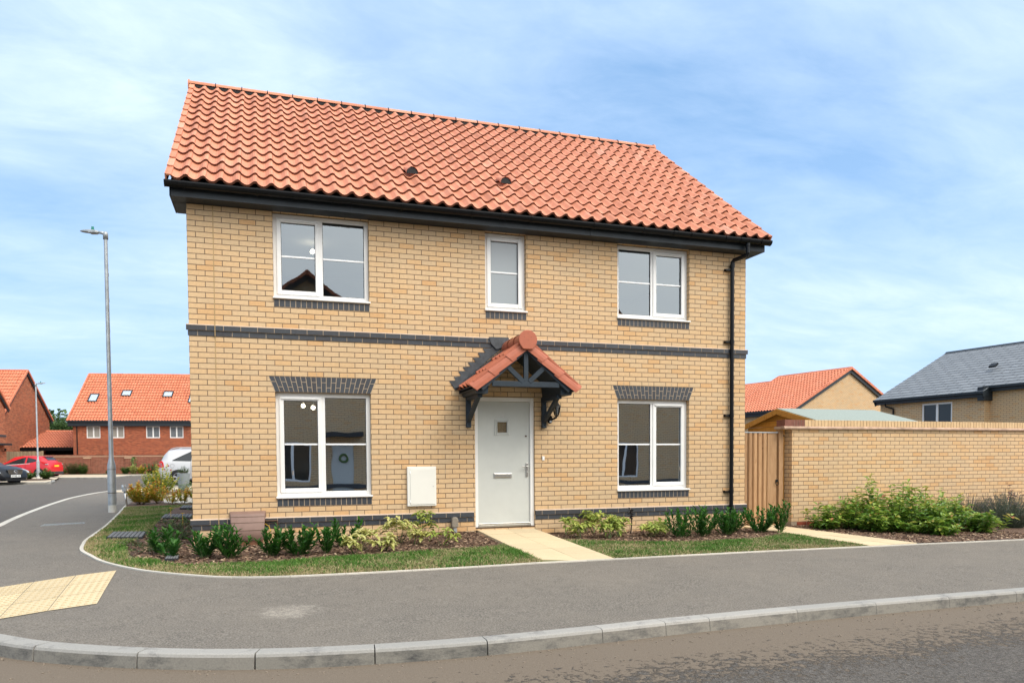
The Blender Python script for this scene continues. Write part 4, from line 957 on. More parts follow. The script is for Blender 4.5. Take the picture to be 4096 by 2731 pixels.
# ------------------------------------------------------------------ grass blades, bark chips, pebbles
def blades(n, seed, region, poly, excl, hmin, hmax, dryness):
    rg = np.random.default_rng(seed); x = rg.uniform(region[0], region[1], n); y = rg.uniform(region[2], region[3], n)
    keep = np.array([inside(p, poly) and not any(inside(p, e) for e in excl) for p in zip(x, y)]); x = x[keep]; y = y[keep]; n = len(x)
    E = np.array(edge); dist = np.min(np.hypot(x[:, None]-E[None, :, 0], y[:, None]-E[None, :, 1]), axis=1) if n < 90000 else np.zeros(n)
    dist = np.zeros(n)+9
    for s_ in range(0, n, 5000): dist[s_:s_+5000] = np.min(np.hypot(x[s_:s_+5000, None]-E[None, :, 0], y[s_:s_+5000, None]-E[None, :, 1]), axis=1)
    pn = np.sin(x*2.3+1.7*np.sin(y*1.9))*np.cos(y*2.9+1.3*np.sin(x*3.1))+.5*np.sin(x*7.1+y*3.3)*np.cos(y*8.3-x*2.2)
    dry = np.clip(.22+.34*pn+.85*np.exp(-dist/.16)+dryness, 0, 1)
    h = rg.uniform(hmin, hmax, n)*1.2*(1-.5*dry); a = rg.uniform(0, 2*np.pi, n); lean = rg.normal(0, .5, (n, 2)); wd = rg.uniform(.003, .0052, n)
    z = np.array([gz(p, q) for p, q in zip(x, y)])+.004
    v = np.zeros((n, 5, 3), 'f'); dx_ = np.cos(a)*wd; dy_ = np.sin(a)*wd
    v[:, 0] = np.stack([x-dx_, y-dy_, z-.003], 1); v[:, 1] = np.stack([x+dx_, y+dy_, z-.003], 1)
    mx, my = x+lean[:, 0]*h*.35, y+lean[:, 1]*h*.35
    v[:, 2] = np.stack([mx+dx_*.8, my+dy_*.8, z+h*.6], 1); v[:, 3] = np.stack([mx-dx_*.8, my-dy_*.8, z+h*.6], 1)
    v[:, 4] = np.stack([x+lean[:, 0]*h*.95, y+lean[:, 1]*h*.95, z+h], 1)
    tt = np.where(rg.random(n) < dry, rg.uniform(.62, 1, n), rg.uniform(0, .45, n))
    me = bpy.data.meshes.new('grass'); me.vertices.add(n*5); me.vertices.foreach_set('co', v.ravel())
    base = (np.arange(n)*5)[:, None]; loops = np.concatenate([base+np.array([0, 1, 2, 3]), base+np.array([3, 2, 4])], 1).ravel()
    me.loops.add(n*7); me.loops.foreach_set('vertex_index', loops); me.polygons.add(n*2)
    ls = np.stack([np.arange(n)*7, np.arange(n)*7+4], 1).ravel(); me.polygons.foreach_set('loop_start', ls); me.polygons.foreach_set('loop_total', np.tile([4, 3], n))
    me.update(); me.validate(); at_ = me.attributes.new('tint', 'FLOAT', 'FACE'); at_.data.foreach_set('value', np.repeat(tt, 2).astype('f')); me.materials.append(M_blade)
    o = bpy.data.objects.new('grass', me); COL.objects.link(o); return o
P_excl = [bed1, bed2, bed3, [(4.09, .05), (4.12, -3.1), (5.08, -3.05), (5.05, .05)], [(9.15, .5), (9.28, -2.7), (10.3, -2.7), (10., .5)], [(-1.41, 2.27), (-.86, 2.12), (-.79, 1.13), (-1.34, 1.31)]]
tag(blades(90000, 1, (-.95, 4.1, -3.05, -1.1), inner+[(40, 9), (0, 9)], P_excl, .022, .055, .0), 'short patchy green grass along the front of the house left of the path', 'grass', kind='stuff')
tag(blades(75000, 2, (-2.25, -.7, -1.5, 8.4), inner+[(40, 9), (0, 9)], P_excl, .02, .048, .10), 'dry patchy grass around the bend beside the lamp post', 'grass', kind='stuff')
tag(blades(75000, 3, (5.0, 9.3, -2.95, -.7), inner+[(40, 9), (0, 9)], P_excl, .02, .045, .16), 'short grass between the front path and the gate path', 'grass', kind='stuff')
def chips(n, seed, region, poly, zf, lab, smin=.010, smax=.028):
    rg = random.Random(seed); b = MB(); k = 0
    while k < n:
        x = rg.uniform(region[0], region[1]); y = rg.uniform(region[2], region[3])
        if not inside((x, y), poly): k += .2; continue
        k += 1; z = zf(x, y)+.018+rg.uniform(0, .012); s_ = rg.uniform(smin, smax); a_ = rg.uniform(0, math.pi); d = Vector((math.cos(a_), math.sin(a_), rg.uniform(-.35, .35)))*s_
        e_ = Vector((-math.sin(a_), math.cos(a_), rg.uniform(-.6, .6)))*s_*rg.uniform(.22, .5); p = Vector((x, y, z))
        b.face([p-d-e_, p+d-e_*.8, p+d*.9+e_, p-d+e_*.7], 0, rg.random()**1.3)
    tag(b.build('bark_chips', M_chip, fixn=False), lab, 'bark mulch', kind='stuff')
chips(9000, 1, (-.6, 4.1, -2.05, 0), bed1, MOUND, 'brown bark chippings on the bed left of the front path')
chips(3500, 2, (-1.1, 0, -1.7, 5), bed1, MOUND, 'bark chippings on the bed round the house corner')
chips(6000, 3, (5.05, 9.2, -1.6, 0), bed2, gz, 'brown bark chippings on the bed right of the front path')
chips(7000, 4, (9.98, 13.4, -2.5, .2), bed3, gz, 'dark bark chippings along the garden wall')
b = MB(); rg = random.Random(31)
for k in range(420):
    t_ = rg.random(); x = rg.uniform(-.8, 9); yk = np.interp(x, [p[0] for p in KERB], [p[1] for p in KERB]); 
    y = yk-.16-abs(rg.gauss(0, .12 if k < 280 else .6)); s_ = rg.uniform(.002, .0065); z = gz(x, y)-.10
    b.obox((x, y, z+s_*.5), (s_, rg.uniform(-.3, .3)*s_, 0), (0, s_*.7, 0), (0, 0, s_*.6), 0, rg.random())
for k in range(60):
    x = rg.uniform(0, 10); y = rg.uniform(-5.4, -3.2); s_ = rg.uniform(.002, .005); b.obox((x, y, gz(x, y)+s_*.5), (s_, 0, 0), (0, s_*.7, 0), (0, 0, s_*.6), 0, rg.random())
M_peb = plain('pebble', (.22, .18, .14), .9, .6, 50)
tag(b.build('pebbles', M_peb), 'small loose stones scattered in the gutter along the kerb', 'stones', kind='stuff')
# ================================================================== garden wall, gate, shed
gwall = thing('garden_wall', 'long buff brick garden wall with brick on edge coping right of the wooden gate', 'wall')
b = MB(); b.box(10.20, 42, .25, .465, -.9, 1.80); wl = b.build('wall', M_buff, gwall)
b = MB(); b.box(10.199, 42, .2475, .47, -.9, .075, 0)
for X in np.arange(10.2, 42, .225): b.box(X+.005, X+.22, .244, .25, -.06, .004, 1, random.random()); b.box(X+.005-.1125, X+.22-.1125, .2445, .25, .012, .072, 1, random.random()) if X > 10.3 else None
b.build('red_base_course', [M_mortar, M_redblock], gwall)
b = MB(); b.prism([(.205, 1.80), (.205, 1.822), (.225, 1.84), (.49, 1.84), (.51, 1.822), (.51, 1.80)], 10.0, 42, 'x'); b.prism([(.20, 1.790), (.20, 1.797), (.5, 1.797), (.5, 1.790)], 9.99, 42, 'x'); b.build('creasing_course', plain('creasing_tile', (.42, .29, .21), .9, .3, 6, .3, 80), gwall, bevel=.004)
b = MB(); b.box(10.04, 42, .245, .47, 1.845, 1.955, 1); X = 10.03; rn = random.Random(5); k = 0
while X < 30:
    wdt = .215 if k == 0 else .065
    b.box(X, X+wdt, .238, .476, 1.842, 1.96, 2 if k in (0, 1, 2, 3) else 0, rn.random()); X += wdt+.010; k += 1
def coping():
    m = MT('coping_brick'); t = m.tint(); c = m.coord(); col = m.ramp(t, [(0., (.50, .33, .17)), (1., (.60, .42, .23))]); n_ = m.noise(c, 20, 5); return m.set(m.mix(.4, col, m.ramp(n_, [(.3, (.42, .28, .15)), (.7, (.62, .44, .25))])), .9, m.bump(n_, .2, .004))
b.build('coping_bricks', [coping(), M_mortar, plain('brown_brick_unit', (.17, .065, .045), .8, .25, 8, .3, 60)], gwall, bevel=.002)

gate = thing('garden_gate', 'featheredge timber side gate between the house and the garden wall', 'gate', (9.02, .42, -.02))
b = MB(); rn = random.Random(2); X = .02
pts = []
n = 8; wd = .105
for k in range(n):
    xa = .035+k*wd; t = rn.random(); yy = 0
    if k == n-1: b.box(xa, xa+.20, -.006, .012, .0, 1.735, 0, t)
    else: b.prism([(xa, .006), (xa+.018, -.018), (xa+.070, -.018), (xa+wd-.012, .004), (xa+wd-.012, .02), (xa, .02)], .03, 1.74, 'z', 0, t)
b.build('boards', M_gate, gate, bevel=.002)
b = MB(); b.box(.03, .99, -.022, .03, 1.742, 1.762); b.build('capping_strip', M_galv, gate)
b = MB(); b.box(1.005, 1.10, -.03, .06, .0, 1.80); b.build('gate_post', M_gate, gate, bevel=.003)
b = MB(); b.box(.0, .03, -.02, .06, 0., 1.76); b.build('hanging_post', M_gate, gate)
b = MB(); b.tube([(.965, -.03, .83+math.cos(a_)*.038-.03) for a_ in (0,)]+[(.965, -.012, .86)], .012, 8)
b.tube([(.965+math.sin(a_)*.036, -.034, .815+math.cos(a_)*.04) for a_ in np.linspace(0, 2*math.pi, 14)], .006, 6, caps=False); b.tube([(.965, -.03, .86), (.965, -.008, .86)], .022, 10); b.build('ring_latch', M_black, gate)
b = MB(); b.box(-.005, .035, -.04, -.02, 1.60, 1.74); b.box(.03, .10, -.04, -.025, 1.615, 1.64); b.build('hinge', M_black, gate)
for z in (.25, 1.55):
    b = MB(); b.box(.03, 1.0, .021, .055, z-.05, z+.05); b.build('rail', M_gate, gate)

shed = thing('garden_shed', 'orange stained timber shed with green felt roof behind the garden wall', 'shed', (12.10, 1.80, -.10))
W_, D_, ZE_, ZA_ = 2.55, 2.42, 2.12, 2.43
b = MB()
for k in range(18):
    z0_, z1_ = k*.13, (k+1)*.13-.006
    if z0_ > ZA_-.08: break
    def half(z): return D_/2 if z < ZE_ else D_/2*(1-(z-ZE_)/(ZA_-ZE_))
    h0, h1 = half(z0_), half(min(z1_, ZA_-.01)); t = random.random(); c_ = D_/2
    b.prism([(c_-h0, z0_), (c_+h0, z0_), (c_+h1, z1_), (c_-h1, z1_)], .0, .02, 'x', 0, t)
    if z1_ < ZE_: b.box(.02, W_, 0, .02, z0_, z1_, 0, t); b.box(.02, W_, D_-.02, D_, z0_, z1_, 0, t)
    b.prism([(c_-h0, z0_), (c_+h0, z0_), (c_+h1, z1_), (c_-h1, z1_)], W_-.02, W_, 'x', 0, t)
b.build('cladding', M_shed, shed)
for sg in (-1, 1):
    b = MB(); c_ = D_/2; e_ = .16
    def zz_(y): return ZA_-abs(y-c_)*(ZA_-ZE_)/(D_/2)
    ye = c_+sg*(c_+e_)
    b.prism([(c_, zz_(c_)+.03), (ye, zz_(ye)+.03), (ye, zz_(ye)+.048), (c_, zz_(c_)+.05)], -.10, W_+.1, 'x'); b.build('felt_roof', M_felt, shed)
    b = MB(); b.prism([(c_, zz_(c_)+.034), (ye, zz_(ye)+.034), (ye, zz_(ye)-.09), (c_, zz_(c_)-.09)], -.125, -.101, 'x'); b.build('barge_board', M_shed, shed, bevel=.003)
box('lintel_board', (-.03, 0, .72, D_-.1, 1.96, 2.06), M_shed, shed); box('door', (-.018, 0, .82, 1.65, .05, 1.90), M_shed, shed); box('hinge', (-.03, -.018, 1.0, 1.38, 1.84, 1.87), M_black, shed); box('door_gap', (-.012, 0, .78, .82, .05, 1.94), M_dark, shed)

# ================================================================== background houses
def small_window(parent, xa, xb, za, zb, y, name='window', pane=M_cglass, split=True, side='y', blind=None):
    b = MB(); F = .07; mk = lambda b, *d: b.box(*d) if side == 'y' else b.box(d[2], d[3], d[0], d[1], d[4], d[5])
    ya, yb = (y-.02, y+.03)
    for d in ((xa, xa+F, ya, yb, za, zb), (xb-F, xb, ya, yb, za, zb), (xa+F, xb-F, ya, yb, za, za+F), (xa+F, xb-F, ya, yb, zb-F, zb)): mk(b, *d)
    if split: xm = (xa+xb)/2; mk(b, xm-.05, xm+.05, ya, yb, za+F, zb-F)
    w_ = b.build(name, M_upvc, parent); b = MB(); mk(b, xa+F, xb-F, y+.005, y+.02, za+F, zb-F); b.build('pane', blind or pane, w_)
    return w_
def gable_house(name, label, loc, rz, Lx, D, ze, zr, wm, rm, zb=-.5, ops=(), gops=(), oh=.3, vo=.15, fascia=.3, tiles=(60, 16, 4), slate=False, group=None, parent=None, soff=True, x0=0):
    h = parent or thing(name, label, 'house', loc, rz, group)
    b = MB(); wall_open(b, x0, Lx, zb, ze-.12, list(ops), y=0, depth=.08)
    b.face([(x0, 0, zb), (x0, D, zb), (x0, D, ze-.12), (x0, 0, ze-.12)]); b.face([(x0, D, zb), (Lx, D, zb), (Lx, D, ze-.12), (x0, D, ze-.12)])
    g = MB(); wall_open(g, 0, D, zb, ze-.12, list(gops), y=0, depth=.08)
    i0 = len(b.v); b.v += [(Lx-p[1], p[0], p[2]) for p in g.v]; b.f += [tuple(i0+k for k in f_) for f_ in g.f]; b.m += g.m; b.t += g.t
    top = zr-.12
    for X in (x0, Lx): b.face([(X, 0, ze-.12), (X, D, ze-.12), (X, D/2, top)])
    b.build('wall', wm, h, fixn=False)
    ez = Vector((0, D/2+oh, zr-ze)); sl_ = ez.length; e1 = ez.normalized(); e2 = Vector((0, -e1.y, e1.z)); wid = Lx-x0+2*vo
    b = MB()
    if slate:
        for (O, ee) in ((Vector((x0-vo, -oh, ze)), e1), (Vector((x0-vo, D+oh, ze)), e2)):
            n = int(sl_/.29)
            for k in range(n):
                s0, s1 = k*sl_/n, (k+1)*sl_/n+.02; nn = Vector((1, 0, 0)).cross(ee); nn = nn if nn.z > 0 else -nn
                p0 = O+ee*s0+nn*.008; p1 = O+ee*s1; X1 = Vector((wid, 0, 0)); gg = .29
                b.face([p0, p0+X1, p1+X1, p1], 0, .5, [(0, k*gg), (wid, k*gg), (wid, k*gg+gg*1.07), (0, k*gg+gg*1.07)]); b.face([p0-nn*.006, p0-nn*.006+X1, p0+X1, p0], 1)
        rf = b.build('roof', [rm, M_black], h, fixn=False)
        b = MB(); n = int(wid/.45)
        for k in range(n): b.prism([(D/2-.14, zr-.05), (D/2, zr+.05), (D/2+.14, zr-.05)], x0-vo+k*wid/n+.006, x0-vo+(k+1)*wid/n-.006, 'x')
        b.build('ridge_tiles', M_anth, rf)
    else:
        c, r_, sg = tiles
        pantiles(b, (x0-vo, -oh, ze), (1, 0, 0), e1, wid, sl_-.05, c, r_, seg=sg, rnd=random.Random(len(label)), amp=1.7, lift=.05, lip=.06)
        b.face([(x0-vo, D+oh, ze), (Lx+vo, D+oh, ze), (Lx+vo, D/2, zr), (x0-vo, D/2, zr)])
        rf = b.build('roof', [rm, M_tile_edge_shade], h, fixn=False)
        b = MB(); n = int(wid/.45)
        for k in range(n): b.tube([(x0-vo+k*wid/n+.01, D/2, zr-.02), (x0-vo+(k+1)*wid/n-.01, D/2, zr-.02)], .11, 8, t=random.random())
        b.build('ridge_tiles', rm, rf)
        for X, sg_ in ((x0-vo, -1), (Lx+vo, 1)):
            b = MB()
            for (O, ee) in ((Vector((X, -oh, ze)), e1), (Vector((X, D+oh, ze)), e2)):
                nn = Vector((1, 0, 0)).cross(ee); nn = nn if nn.z > 0 else -nn; n = r_
                for k in range(n):
                    c0 = O+ee*((k+.5)*sl_/n)+nn*.01; b.obox(c0, ee*(sl_/n*.5+.01), Vector((.06, 0, 0)), nn*.065, 0, random.random())
            b.build('verge_tiles', rm, rf)
    b = MB(); b.prism([(-oh+.03, ze-fascia), (-oh+.03, ze-.02), (-oh+.06, ze-.02), (-oh+.06, ze-fascia+.03), (0, ze-fascia+.03), (0, ze-fascia)], x0-vo+.03, Lx+vo-.03, 'x')
    b.box(x0-vo, Lx+vo, -oh-.07, -oh+.03, ze-.09, ze+.005)
    for X in (x0-vo+.05, Lx+vo-.05):
        for e_, y0 in ((e1, -oh), (e2, D+oh)):
            p0 = Vector((X, y0, ze-.10)); p1 = p0+e_*sl_; b.bar(p0-Vector((0, 0, .07)), p1-Vector((0, 0, .07)), .05, .22, up=(0, 0, 1))
    b.build('fascia', M_anth, h)
    return h
M_blind = plain('taupe_blind', (.26, .24, .21), .8, .05); M_slats = plain('grey_slats', (.12, .13, .14), .6, .5, 30)
Kk = .915
ops1 = [(1.12*Kk, 2.26*Kk, 3.155, 4.135), (3.10*Kk, 4.25*Kk, 3.155, 4.135), (6.09*Kk, 7.26*Kk, 3.155, 4.135), (8.10*Kk, 9.26*Kk, 3.155, 4.135)]
r1 = gable_house('brick_house', 'long red brick house with four roof lights, partly hidden by the buff house', (-13.89, 57.35, 0), math.radians(-9.4), 18, 8.8, 4.54, 8.80, M_red, M_tile_far, 0, ops1, tiles=(82, 17, 4), oh=.3, vo=.3, fascia=.42)
for k, o in enumerate(ops1): small_window(r1, *o, .05, blind=M_blind if k < 2 else M_slats)
b = MB(); b.tube([(.32, -.25, 4.3), (.32, -.06, 4.1), (.32, -.06, 0)], .04, 8); b.build('downpipe', M_black, r1)
slp1 = math.atan2(8.80-4.54, 4.4+.3)
for (x_, z_, ww, ll) in ((.92, 7.0, .78, 1.15), (3.59, 7.48, .86, .85), (7.22, 7.41, .86, .85), (9.56, 6.95, .78, 1.15)):
    x_ *= Kk; z_ = 1.275+(z_-1.275)*Kk; y_ = -.3+(z_-4.54)/math.tan(slp1); ww *= Kk; ll *= Kk
    sk = MB(); c = Vector((x_+.1, y_, z_)); es_ = Vector((0, math.cos(slp1), math.sin(slp1))); nn = Vector((0, -math.sin(slp1), math.cos(slp1))); ex_ = Vector((1, 0, 0))
    F = .07
    for sg in (-1, 1): sk.obox(c+nn*.07+ex_*sg*(ww/2-F/2), ex_*F/2, es_*ll/2, nn*.05); sk.obox(c+nn*.07+es_*sg*(ll/2-F/2), ex_*(ww/2-F), es_*F/2, nn*.05)
    so = sk.build('roof_light', M_anth, r1); sk = MB(); sk.obox(c+nn*.085, ex_*(ww/2-F), es_*(ll/2-F), nn*.006)
    sk.build('pane', MT('sky_glass').set((.55, .62, .66), .06, Specular_IOR_Level=1.5, Metallic=.7), so)
cg, sg_ = math.cos(math.radians(-13.3)), math.sin(math.radians(-13.3))
r2h = gable_house('brick_house', 'red brick gable ended house seen beyond the red hatchback', (-18.74-12*cg, 57.30-12*sg_, 0), math.radians(-13.3), 12, 6.93, 4.87, 8.85, M_red, M_tile_far, 0, tiles=(56, 14, 4), fascia=.3)
r3h = gable_house('brick_house', 'red brick gable of the leftmost house, cut by the picture edge', (-18.45-8*cg, 44.58-8*sg_, 0), math.radians(-13.3), 8, 6.93, 5.1, 9.08, M_red, M_tile_far, 0, tiles=(30, 14, 4), fascia=.3)
b = MB(); b.box(7.98, 8.03, -.02, 6.95, 3.05, 3.20); b.build('blue_band', M_blue, r3h)
b = MB(); b.box(8.0, 8.6, 4.9, 6.6, 2.45, 2.58); b.build('door_canopy', M_anth, r3h)
b = MB(); b.lathe([(0, .2), (.09, .13), (.055, 0), (0, -.03)], (8.2, 6.45, 2.05), 6); b.tube([(8.0, 6.45, 2.0), (8.2, 6.45, 2.03)], .015, 6); b.build('wall_lantern', M_black, r3h)
# low tiled link roof between the two
lk = thing('car_port', 'low red tiled car port roof joining the two red brick houses', 'car port', (-18.45, 59.5, 0), math.radians(-6))
b = MB(); ee = Vector((0, 4.1, 1.5)); pantiles(b, (0, 0, 2.42), (1, 0, 0), ee.normalized(), 4.7, ee.length, 21, 11, seg=4, amp=1.7, lift=.05, lip=.06); b.tube([(0, 4.1, 3.9), (4.7, 4.1, 3.9)], .11, 8); b.build('roof', [M_tile_far, M_tile_edge_shade], lk, fixn=False)
box('beam', (-.05, 4.7, .0, .14, 2.18, 2.42), M_black, lk); box('side_wall', (.6, 1.2, .3, .5, 0, 2.18), M_redwall, lk); box('shade_backing', (-.2, 5, 3.9, 4.1, 0, 2.3), M_dark, lk); box('flashing', (-.06, .12, -.05, -.02, 2.3, 2.5), M_lead, lk)  # rear panel is near black: the shade under the roof put into its colour
b = MB(); b.bar((.05, -.02, 2.46), (.05, 4.1, 3.97), .28, .03); b.build('lead_flashing', M_lead, lk)

# right-hand background
B1 = gable_house('brick_house', 'buff brick gable house with red pantile roof beyond the shed', (30.45-5.35*.174, 25.36+5.35*.985, 0), math.radians(-80), 5.35, 9.7, 4.06, 6.72, M_buff, M_tile_far, -.6, tiles=(25, 18, 4), oh=.3, vo=.15, fascia=.28)
B2 = gable_house('brick_house', 'lower red pantile roofed house adjoining the gable house behind the shed', (30.35-17*.174, 25.30+17*.985, 0), math.radians(-80), 11.6, 9.7, 4.03, 6.42, M_buff, M_tile_far, -.6, ops=((9.6, 10.7, 2.7, 3.65),), tiles=(50, 16, 4), oh=.3, vo=.0, fascia=.28)
small_window(B2, 9.6, 10.7, 2.7, 3.65, .05)
opsC = [(2.05, 3.42, 2.0, 3.50)]
Cc = gable_house('brick_house', 'buff brick house with grey slate roof at the right edge', (27.36, 15.68, 0), math.radians(-84), 4.75, 9.1, 3.80, 6.18, M_buff, M_slate, -.7, ops=opsC, slate=True, oh=.25, vo=.15, fascia=.22)
small_window(Cc, *opsC[0], .05)
b = MB(); b.tube([(.42, -.22, 3.62), (.42, -.20, 3.5), (.70, -.07, 3.38), (.72, -.07, 3.3), (.72, -.07, -.6)], .038, 10); b.build('downpipe', M_black, Cc)
gable_house('brick_house', '', None, 0, 13, 8.4, 4.02, 6.19, M_buff, M_slate, -.7, slate=True, oh=.22, vo=.12, fascia=.22, parent=Cc, x0=4.75)
for o in Cc.children:
    if o.name.split('.')[0] in ('wall', 'roof', 'fascia') and o.data and max(v.co.x for v in o.data.vertices) > 8: o.location = (0, .35, 0)
box('bargeboard_end', (4.60, 4.85, -.20, .35, 3.45, 3.98), M_anth, Cc); b = MB(); b.box(5.0+7.5, 5.35+7.5, .8, 1.3, 0, .01)
b = MB(); b.obox((3.95, 1.75, 5.0), (.14, 0, 0), (0, .10, .07), (0, -.02, .03)); b.build('roof_vent', M_black, Cc)
box('movement_joint', (1.15, 1.165, -.004, .01, -.5, 3.6), bpy.data.materials['joint_sealant'], Cc)

# houses across the street (behind the viewer, seen reflected in the window glass)
for (X1, lab, dx_, wx) in ((7.2, 'buff brick gable house opposite, reflected in the left windows', (2.9, 3.8), (4.6, 5.9)), (19.4, 'buff brick gable house opposite, reflected in the right windows', (6.4, 7.3), (2.6, 3.9))):
    go = [(dx_[0], dx_[1], .1, 2.2), (wx[0], wx[1], .75, 2.2)]
    Hh = gable_house('brick_house', lab, (X1, -18.6-9, -.28), math.radians(90), 9, 9.2, 4.9, 8.75, M_buff, M_tile_far, -.3, gops=go, tiles=(40, 14, 4))
    small_window(Hh, wx[0], wx[1], .75, 2.2, 8.95, side='x'); box('door', (8.92, 8.97, dx_[0], dx_[1], .1, 2.2), M_door, Hh); box('door_canopy', (9.0, 9.6, dx_[0]-.3, dx_[1]+.3, 2.45, 2.62), M_anth, Hh)
    b = MB(); b.tube([(9.0, (dx_[0]+dx_[1])/2+math.cos(a_)*.17, 1.6+math.sin(a_)*.17) for a_ in np.linspace(0, 2*math.pi, 13)], .05, 6, caps=False); b.build('wreath', M_small, Hh)
    b = MB(); b.box(8.99, 9.02, 0, 9.2, .42, .57); b.build('plinth_band', M_blue, Hh)

# rear boundary walls on the left
bw = thing('garden_wall', 'red brick garden wall with piers in front of the long red house', 'wall', (-15.18, 54.1, 0), math.radians(-9.4))
b = MB(); b.box(0, 16, 0, .215, -.1, 1.62); b.build('wall', M_redwall, bw)
b = MB(); b.box(0, 16, -.03, .245, 1.62, 1.665); b.build('creasing_course', plain('pale_creasing', (.52, .36, .24), .9), bw); b = MB()
for k in range(200): b.box(k*.08, k*.08+.07, -.012, .227, 1.665, 1.78, 0, random.random())
b.box(0, 16, 0, .2, 1.665, 1.77, 1); b.build('coping_bricks', [M_redwall, M_mortar], bw)
for xx in (3.1, 6.06, 9.1):
    b = MB(); b.box(xx-.22, xx+.22, -.11, 0, -.1, 1.50); b.build('pier', M_redwall, bw); b = MB(); b.box(xx-.27, xx+.27, -.15, -.0, 1.50, 1.57); b.build('pier_cap', bpy.data.materials['pale_creasing'], bw)
fn = thing('board_fence', 'weathered close board fence left of the red garden wall', 'fence', (-18.1, 54.95, .2), math.radians(-14))
b = MB()
for k in range(28): b.box(k*.1, k*.1+.095, -.01+(k % 2)*.012, .02+(k % 2)*.012, 0, 1.86, 0, random.random())
b.build('boards', M_fence, fn); box('end_post', (2.8, 2.90, -.04, .08, 0, 1.9), M_fence, fn)

M_mulchf = plain('leafy_soil', (.13, .12, .065), .95, .4, 6)
# left forecourt, island and far pavement
drape('pavement', [(-30, 26), (-14, 29.2), (-10.16, 30.53), (-9.24, 30.62), (-9.55, 32.5), (-9.99, 34.34), (-10.2, 36.2), (-11.59, 42.95), (-14, 50), (-30, 52)], 0, M_farpave)
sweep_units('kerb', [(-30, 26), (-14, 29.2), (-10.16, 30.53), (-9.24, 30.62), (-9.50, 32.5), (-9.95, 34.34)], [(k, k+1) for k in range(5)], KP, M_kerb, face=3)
far_k = [(-16, 44.2), (-13, 42.9), (-11.5, 42.15), (-10, 41.4), (-8.48, 40.9), (-8.3, 43.66), (-8.25, 47.3), (-7.6, 49.1), (-6.3, 49.66), (3, 49.0)]
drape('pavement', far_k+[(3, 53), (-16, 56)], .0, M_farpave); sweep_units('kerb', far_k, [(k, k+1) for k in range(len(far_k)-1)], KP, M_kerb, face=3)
drape('planting_bed', [(-12.5, 33.6), (-11.3, 33.7), (-10.2, 34.0), (-10.3, 36.4), (-11.2, 37.4), (-12.6, 37.6)], .03, M_mulch)
drape('planting_bed', [(-14.8, 53.1), (-9.3, 50.6), (-9.0, 52.9), (-14.6, 54.2)], .03, M_mulchf); drape('planting_bed', [(-9.3, 50.4), (-6.3, 50.2), (1, 49.8), (1, 52.2), (-9.0, 52.9)], .03, M_mulchf)
for q in ([(-10.95, 43.05), (-10.0, 42.75), (-10.05, 42.63), (-11.0, 42.93)], [(-4.1, 30.9), (-3.3, 31.1), (-3.3, 30.98), (-4.1, 30.78)], [(-4.3, 28.6), (-2.0, 28.9), (-2.0, 28.78), (-4.3, 28.48)], [(-10.3, 29.3), (-9.95, 30.0), (-9.8, 30.0), (-10.15, 29.3)]):
    drape('road_marking', q, -.10+.005, M_line)

# ================================================================== street lamps
def street_lamp(label, loc, H, head_dir, cap=True):
    t = thing('street_lamp', label, 'street lamp', loc, group='street lamps')
    b = MB(); b.lathe([(.084, .0), (.084, 1.0), (.080, 1.03), (.052, 1.16), (.046, 1.2), (.038, H-.02), (.038, H)], (0, 0, 0), 20); b.build('pole', M_galv, t, smooth=True)
    b = MB(); b.lathe([(.087, -.06), (.087, .155), (.084, .158)], (0, 0, 0), 20); b.build('base_sleeve', plain('pale_sleeve', (.50, .49, .45), .8), t)
    b = MB(); b.lathe([(.0845, .42), (.0855, .425), (.0855, .43), (.0845, .435)], (0, 0, 0), 20); b.lathe([(.0845, .93), (.0858, .935), (.0845, .94)], (0, 0, 0), 20); b.build('door_seam', M_stem, t)
    dxx = Vector((math.cos(head_dir), math.sin(head_dir), 0)); sdd = Vector((-dxx.y, dxx.x, 0))
    b = MB(); b.lathe([(.05, H-.13), (.052, H-.13), (.052, H-.01), (.04, H+.025), (.0, H+.035)], (0, 0, 0), 16); b.tube([Vector((0, 0, H-.02)), dxx*.08+Vector((0, 0, H+.012)), dxx*.15+Vector((0, 0, H+.018))], [.042, .034, .028], 12)
    hd = b.build('lamp_bracket', M_galv, t, smooth=True)
    b = MB(); z = H+.02; O = dxx*.14
    pr = [(0., .03, -.015, .022), (.045, .07, -.036, .038), (.18, .078, -.04, .048), (.20, .078, -.022, .045), (.31, .066, -.015, .034), (.37, .042, -.009, .022), (.40, .015, 0, .012)]
    prev = None
    for (s_, hw, zl, zh) in pr:
        i0 = len(b.v); c = O+dxx*s_+Vector((0, 0, z+s_*.05))
        b.v += [tuple(c+sdd*y_+Vector((0, 0, z_))) for (y_, z_) in ((-hw, zl*.6), (-hw*.7, zl), (hw*.7, zl), (hw, zl*.6), (hw, zh*.4), (hw*.5, zh), (-hw*.5, zh), (-hw, zh*.4))]
        if prev is not None:
            for j in range(8): b.f.append((prev+j, prev+(j+1) % 8, i0+(j+1) % 8, i0+j)); b.m.append(0); b.t.append(.5)
        else: b.f.append(tuple(i0+j for j in range(8))); b.m.append(0); b.t.append(.5)
        prev = i0
    b.f.append(tuple(prev+j for j in range(8))); b.m.append(0); b.t.append(.5)
    b.build('lamp_head', M_galv, t, bevel=.004)
    if cap:
        b = MB(); c = O+dxx*.13+Vector((0, 0, z+.06)); b.lathe([(.026, -.02), (.034, 0), (.034, .01), (.027, .014), (.027, .058), (.0, .062)], tuple(c), 14); b.build('photocell', M_teal, t)
    for k, zz2 in enumerate((3.9, 4.55, 5.1)):
        b = MB(); b.box(.030, .042, -.008, .008, zz2, zz2+.07); b.build('pole_mark', M_stem, t)
    return t
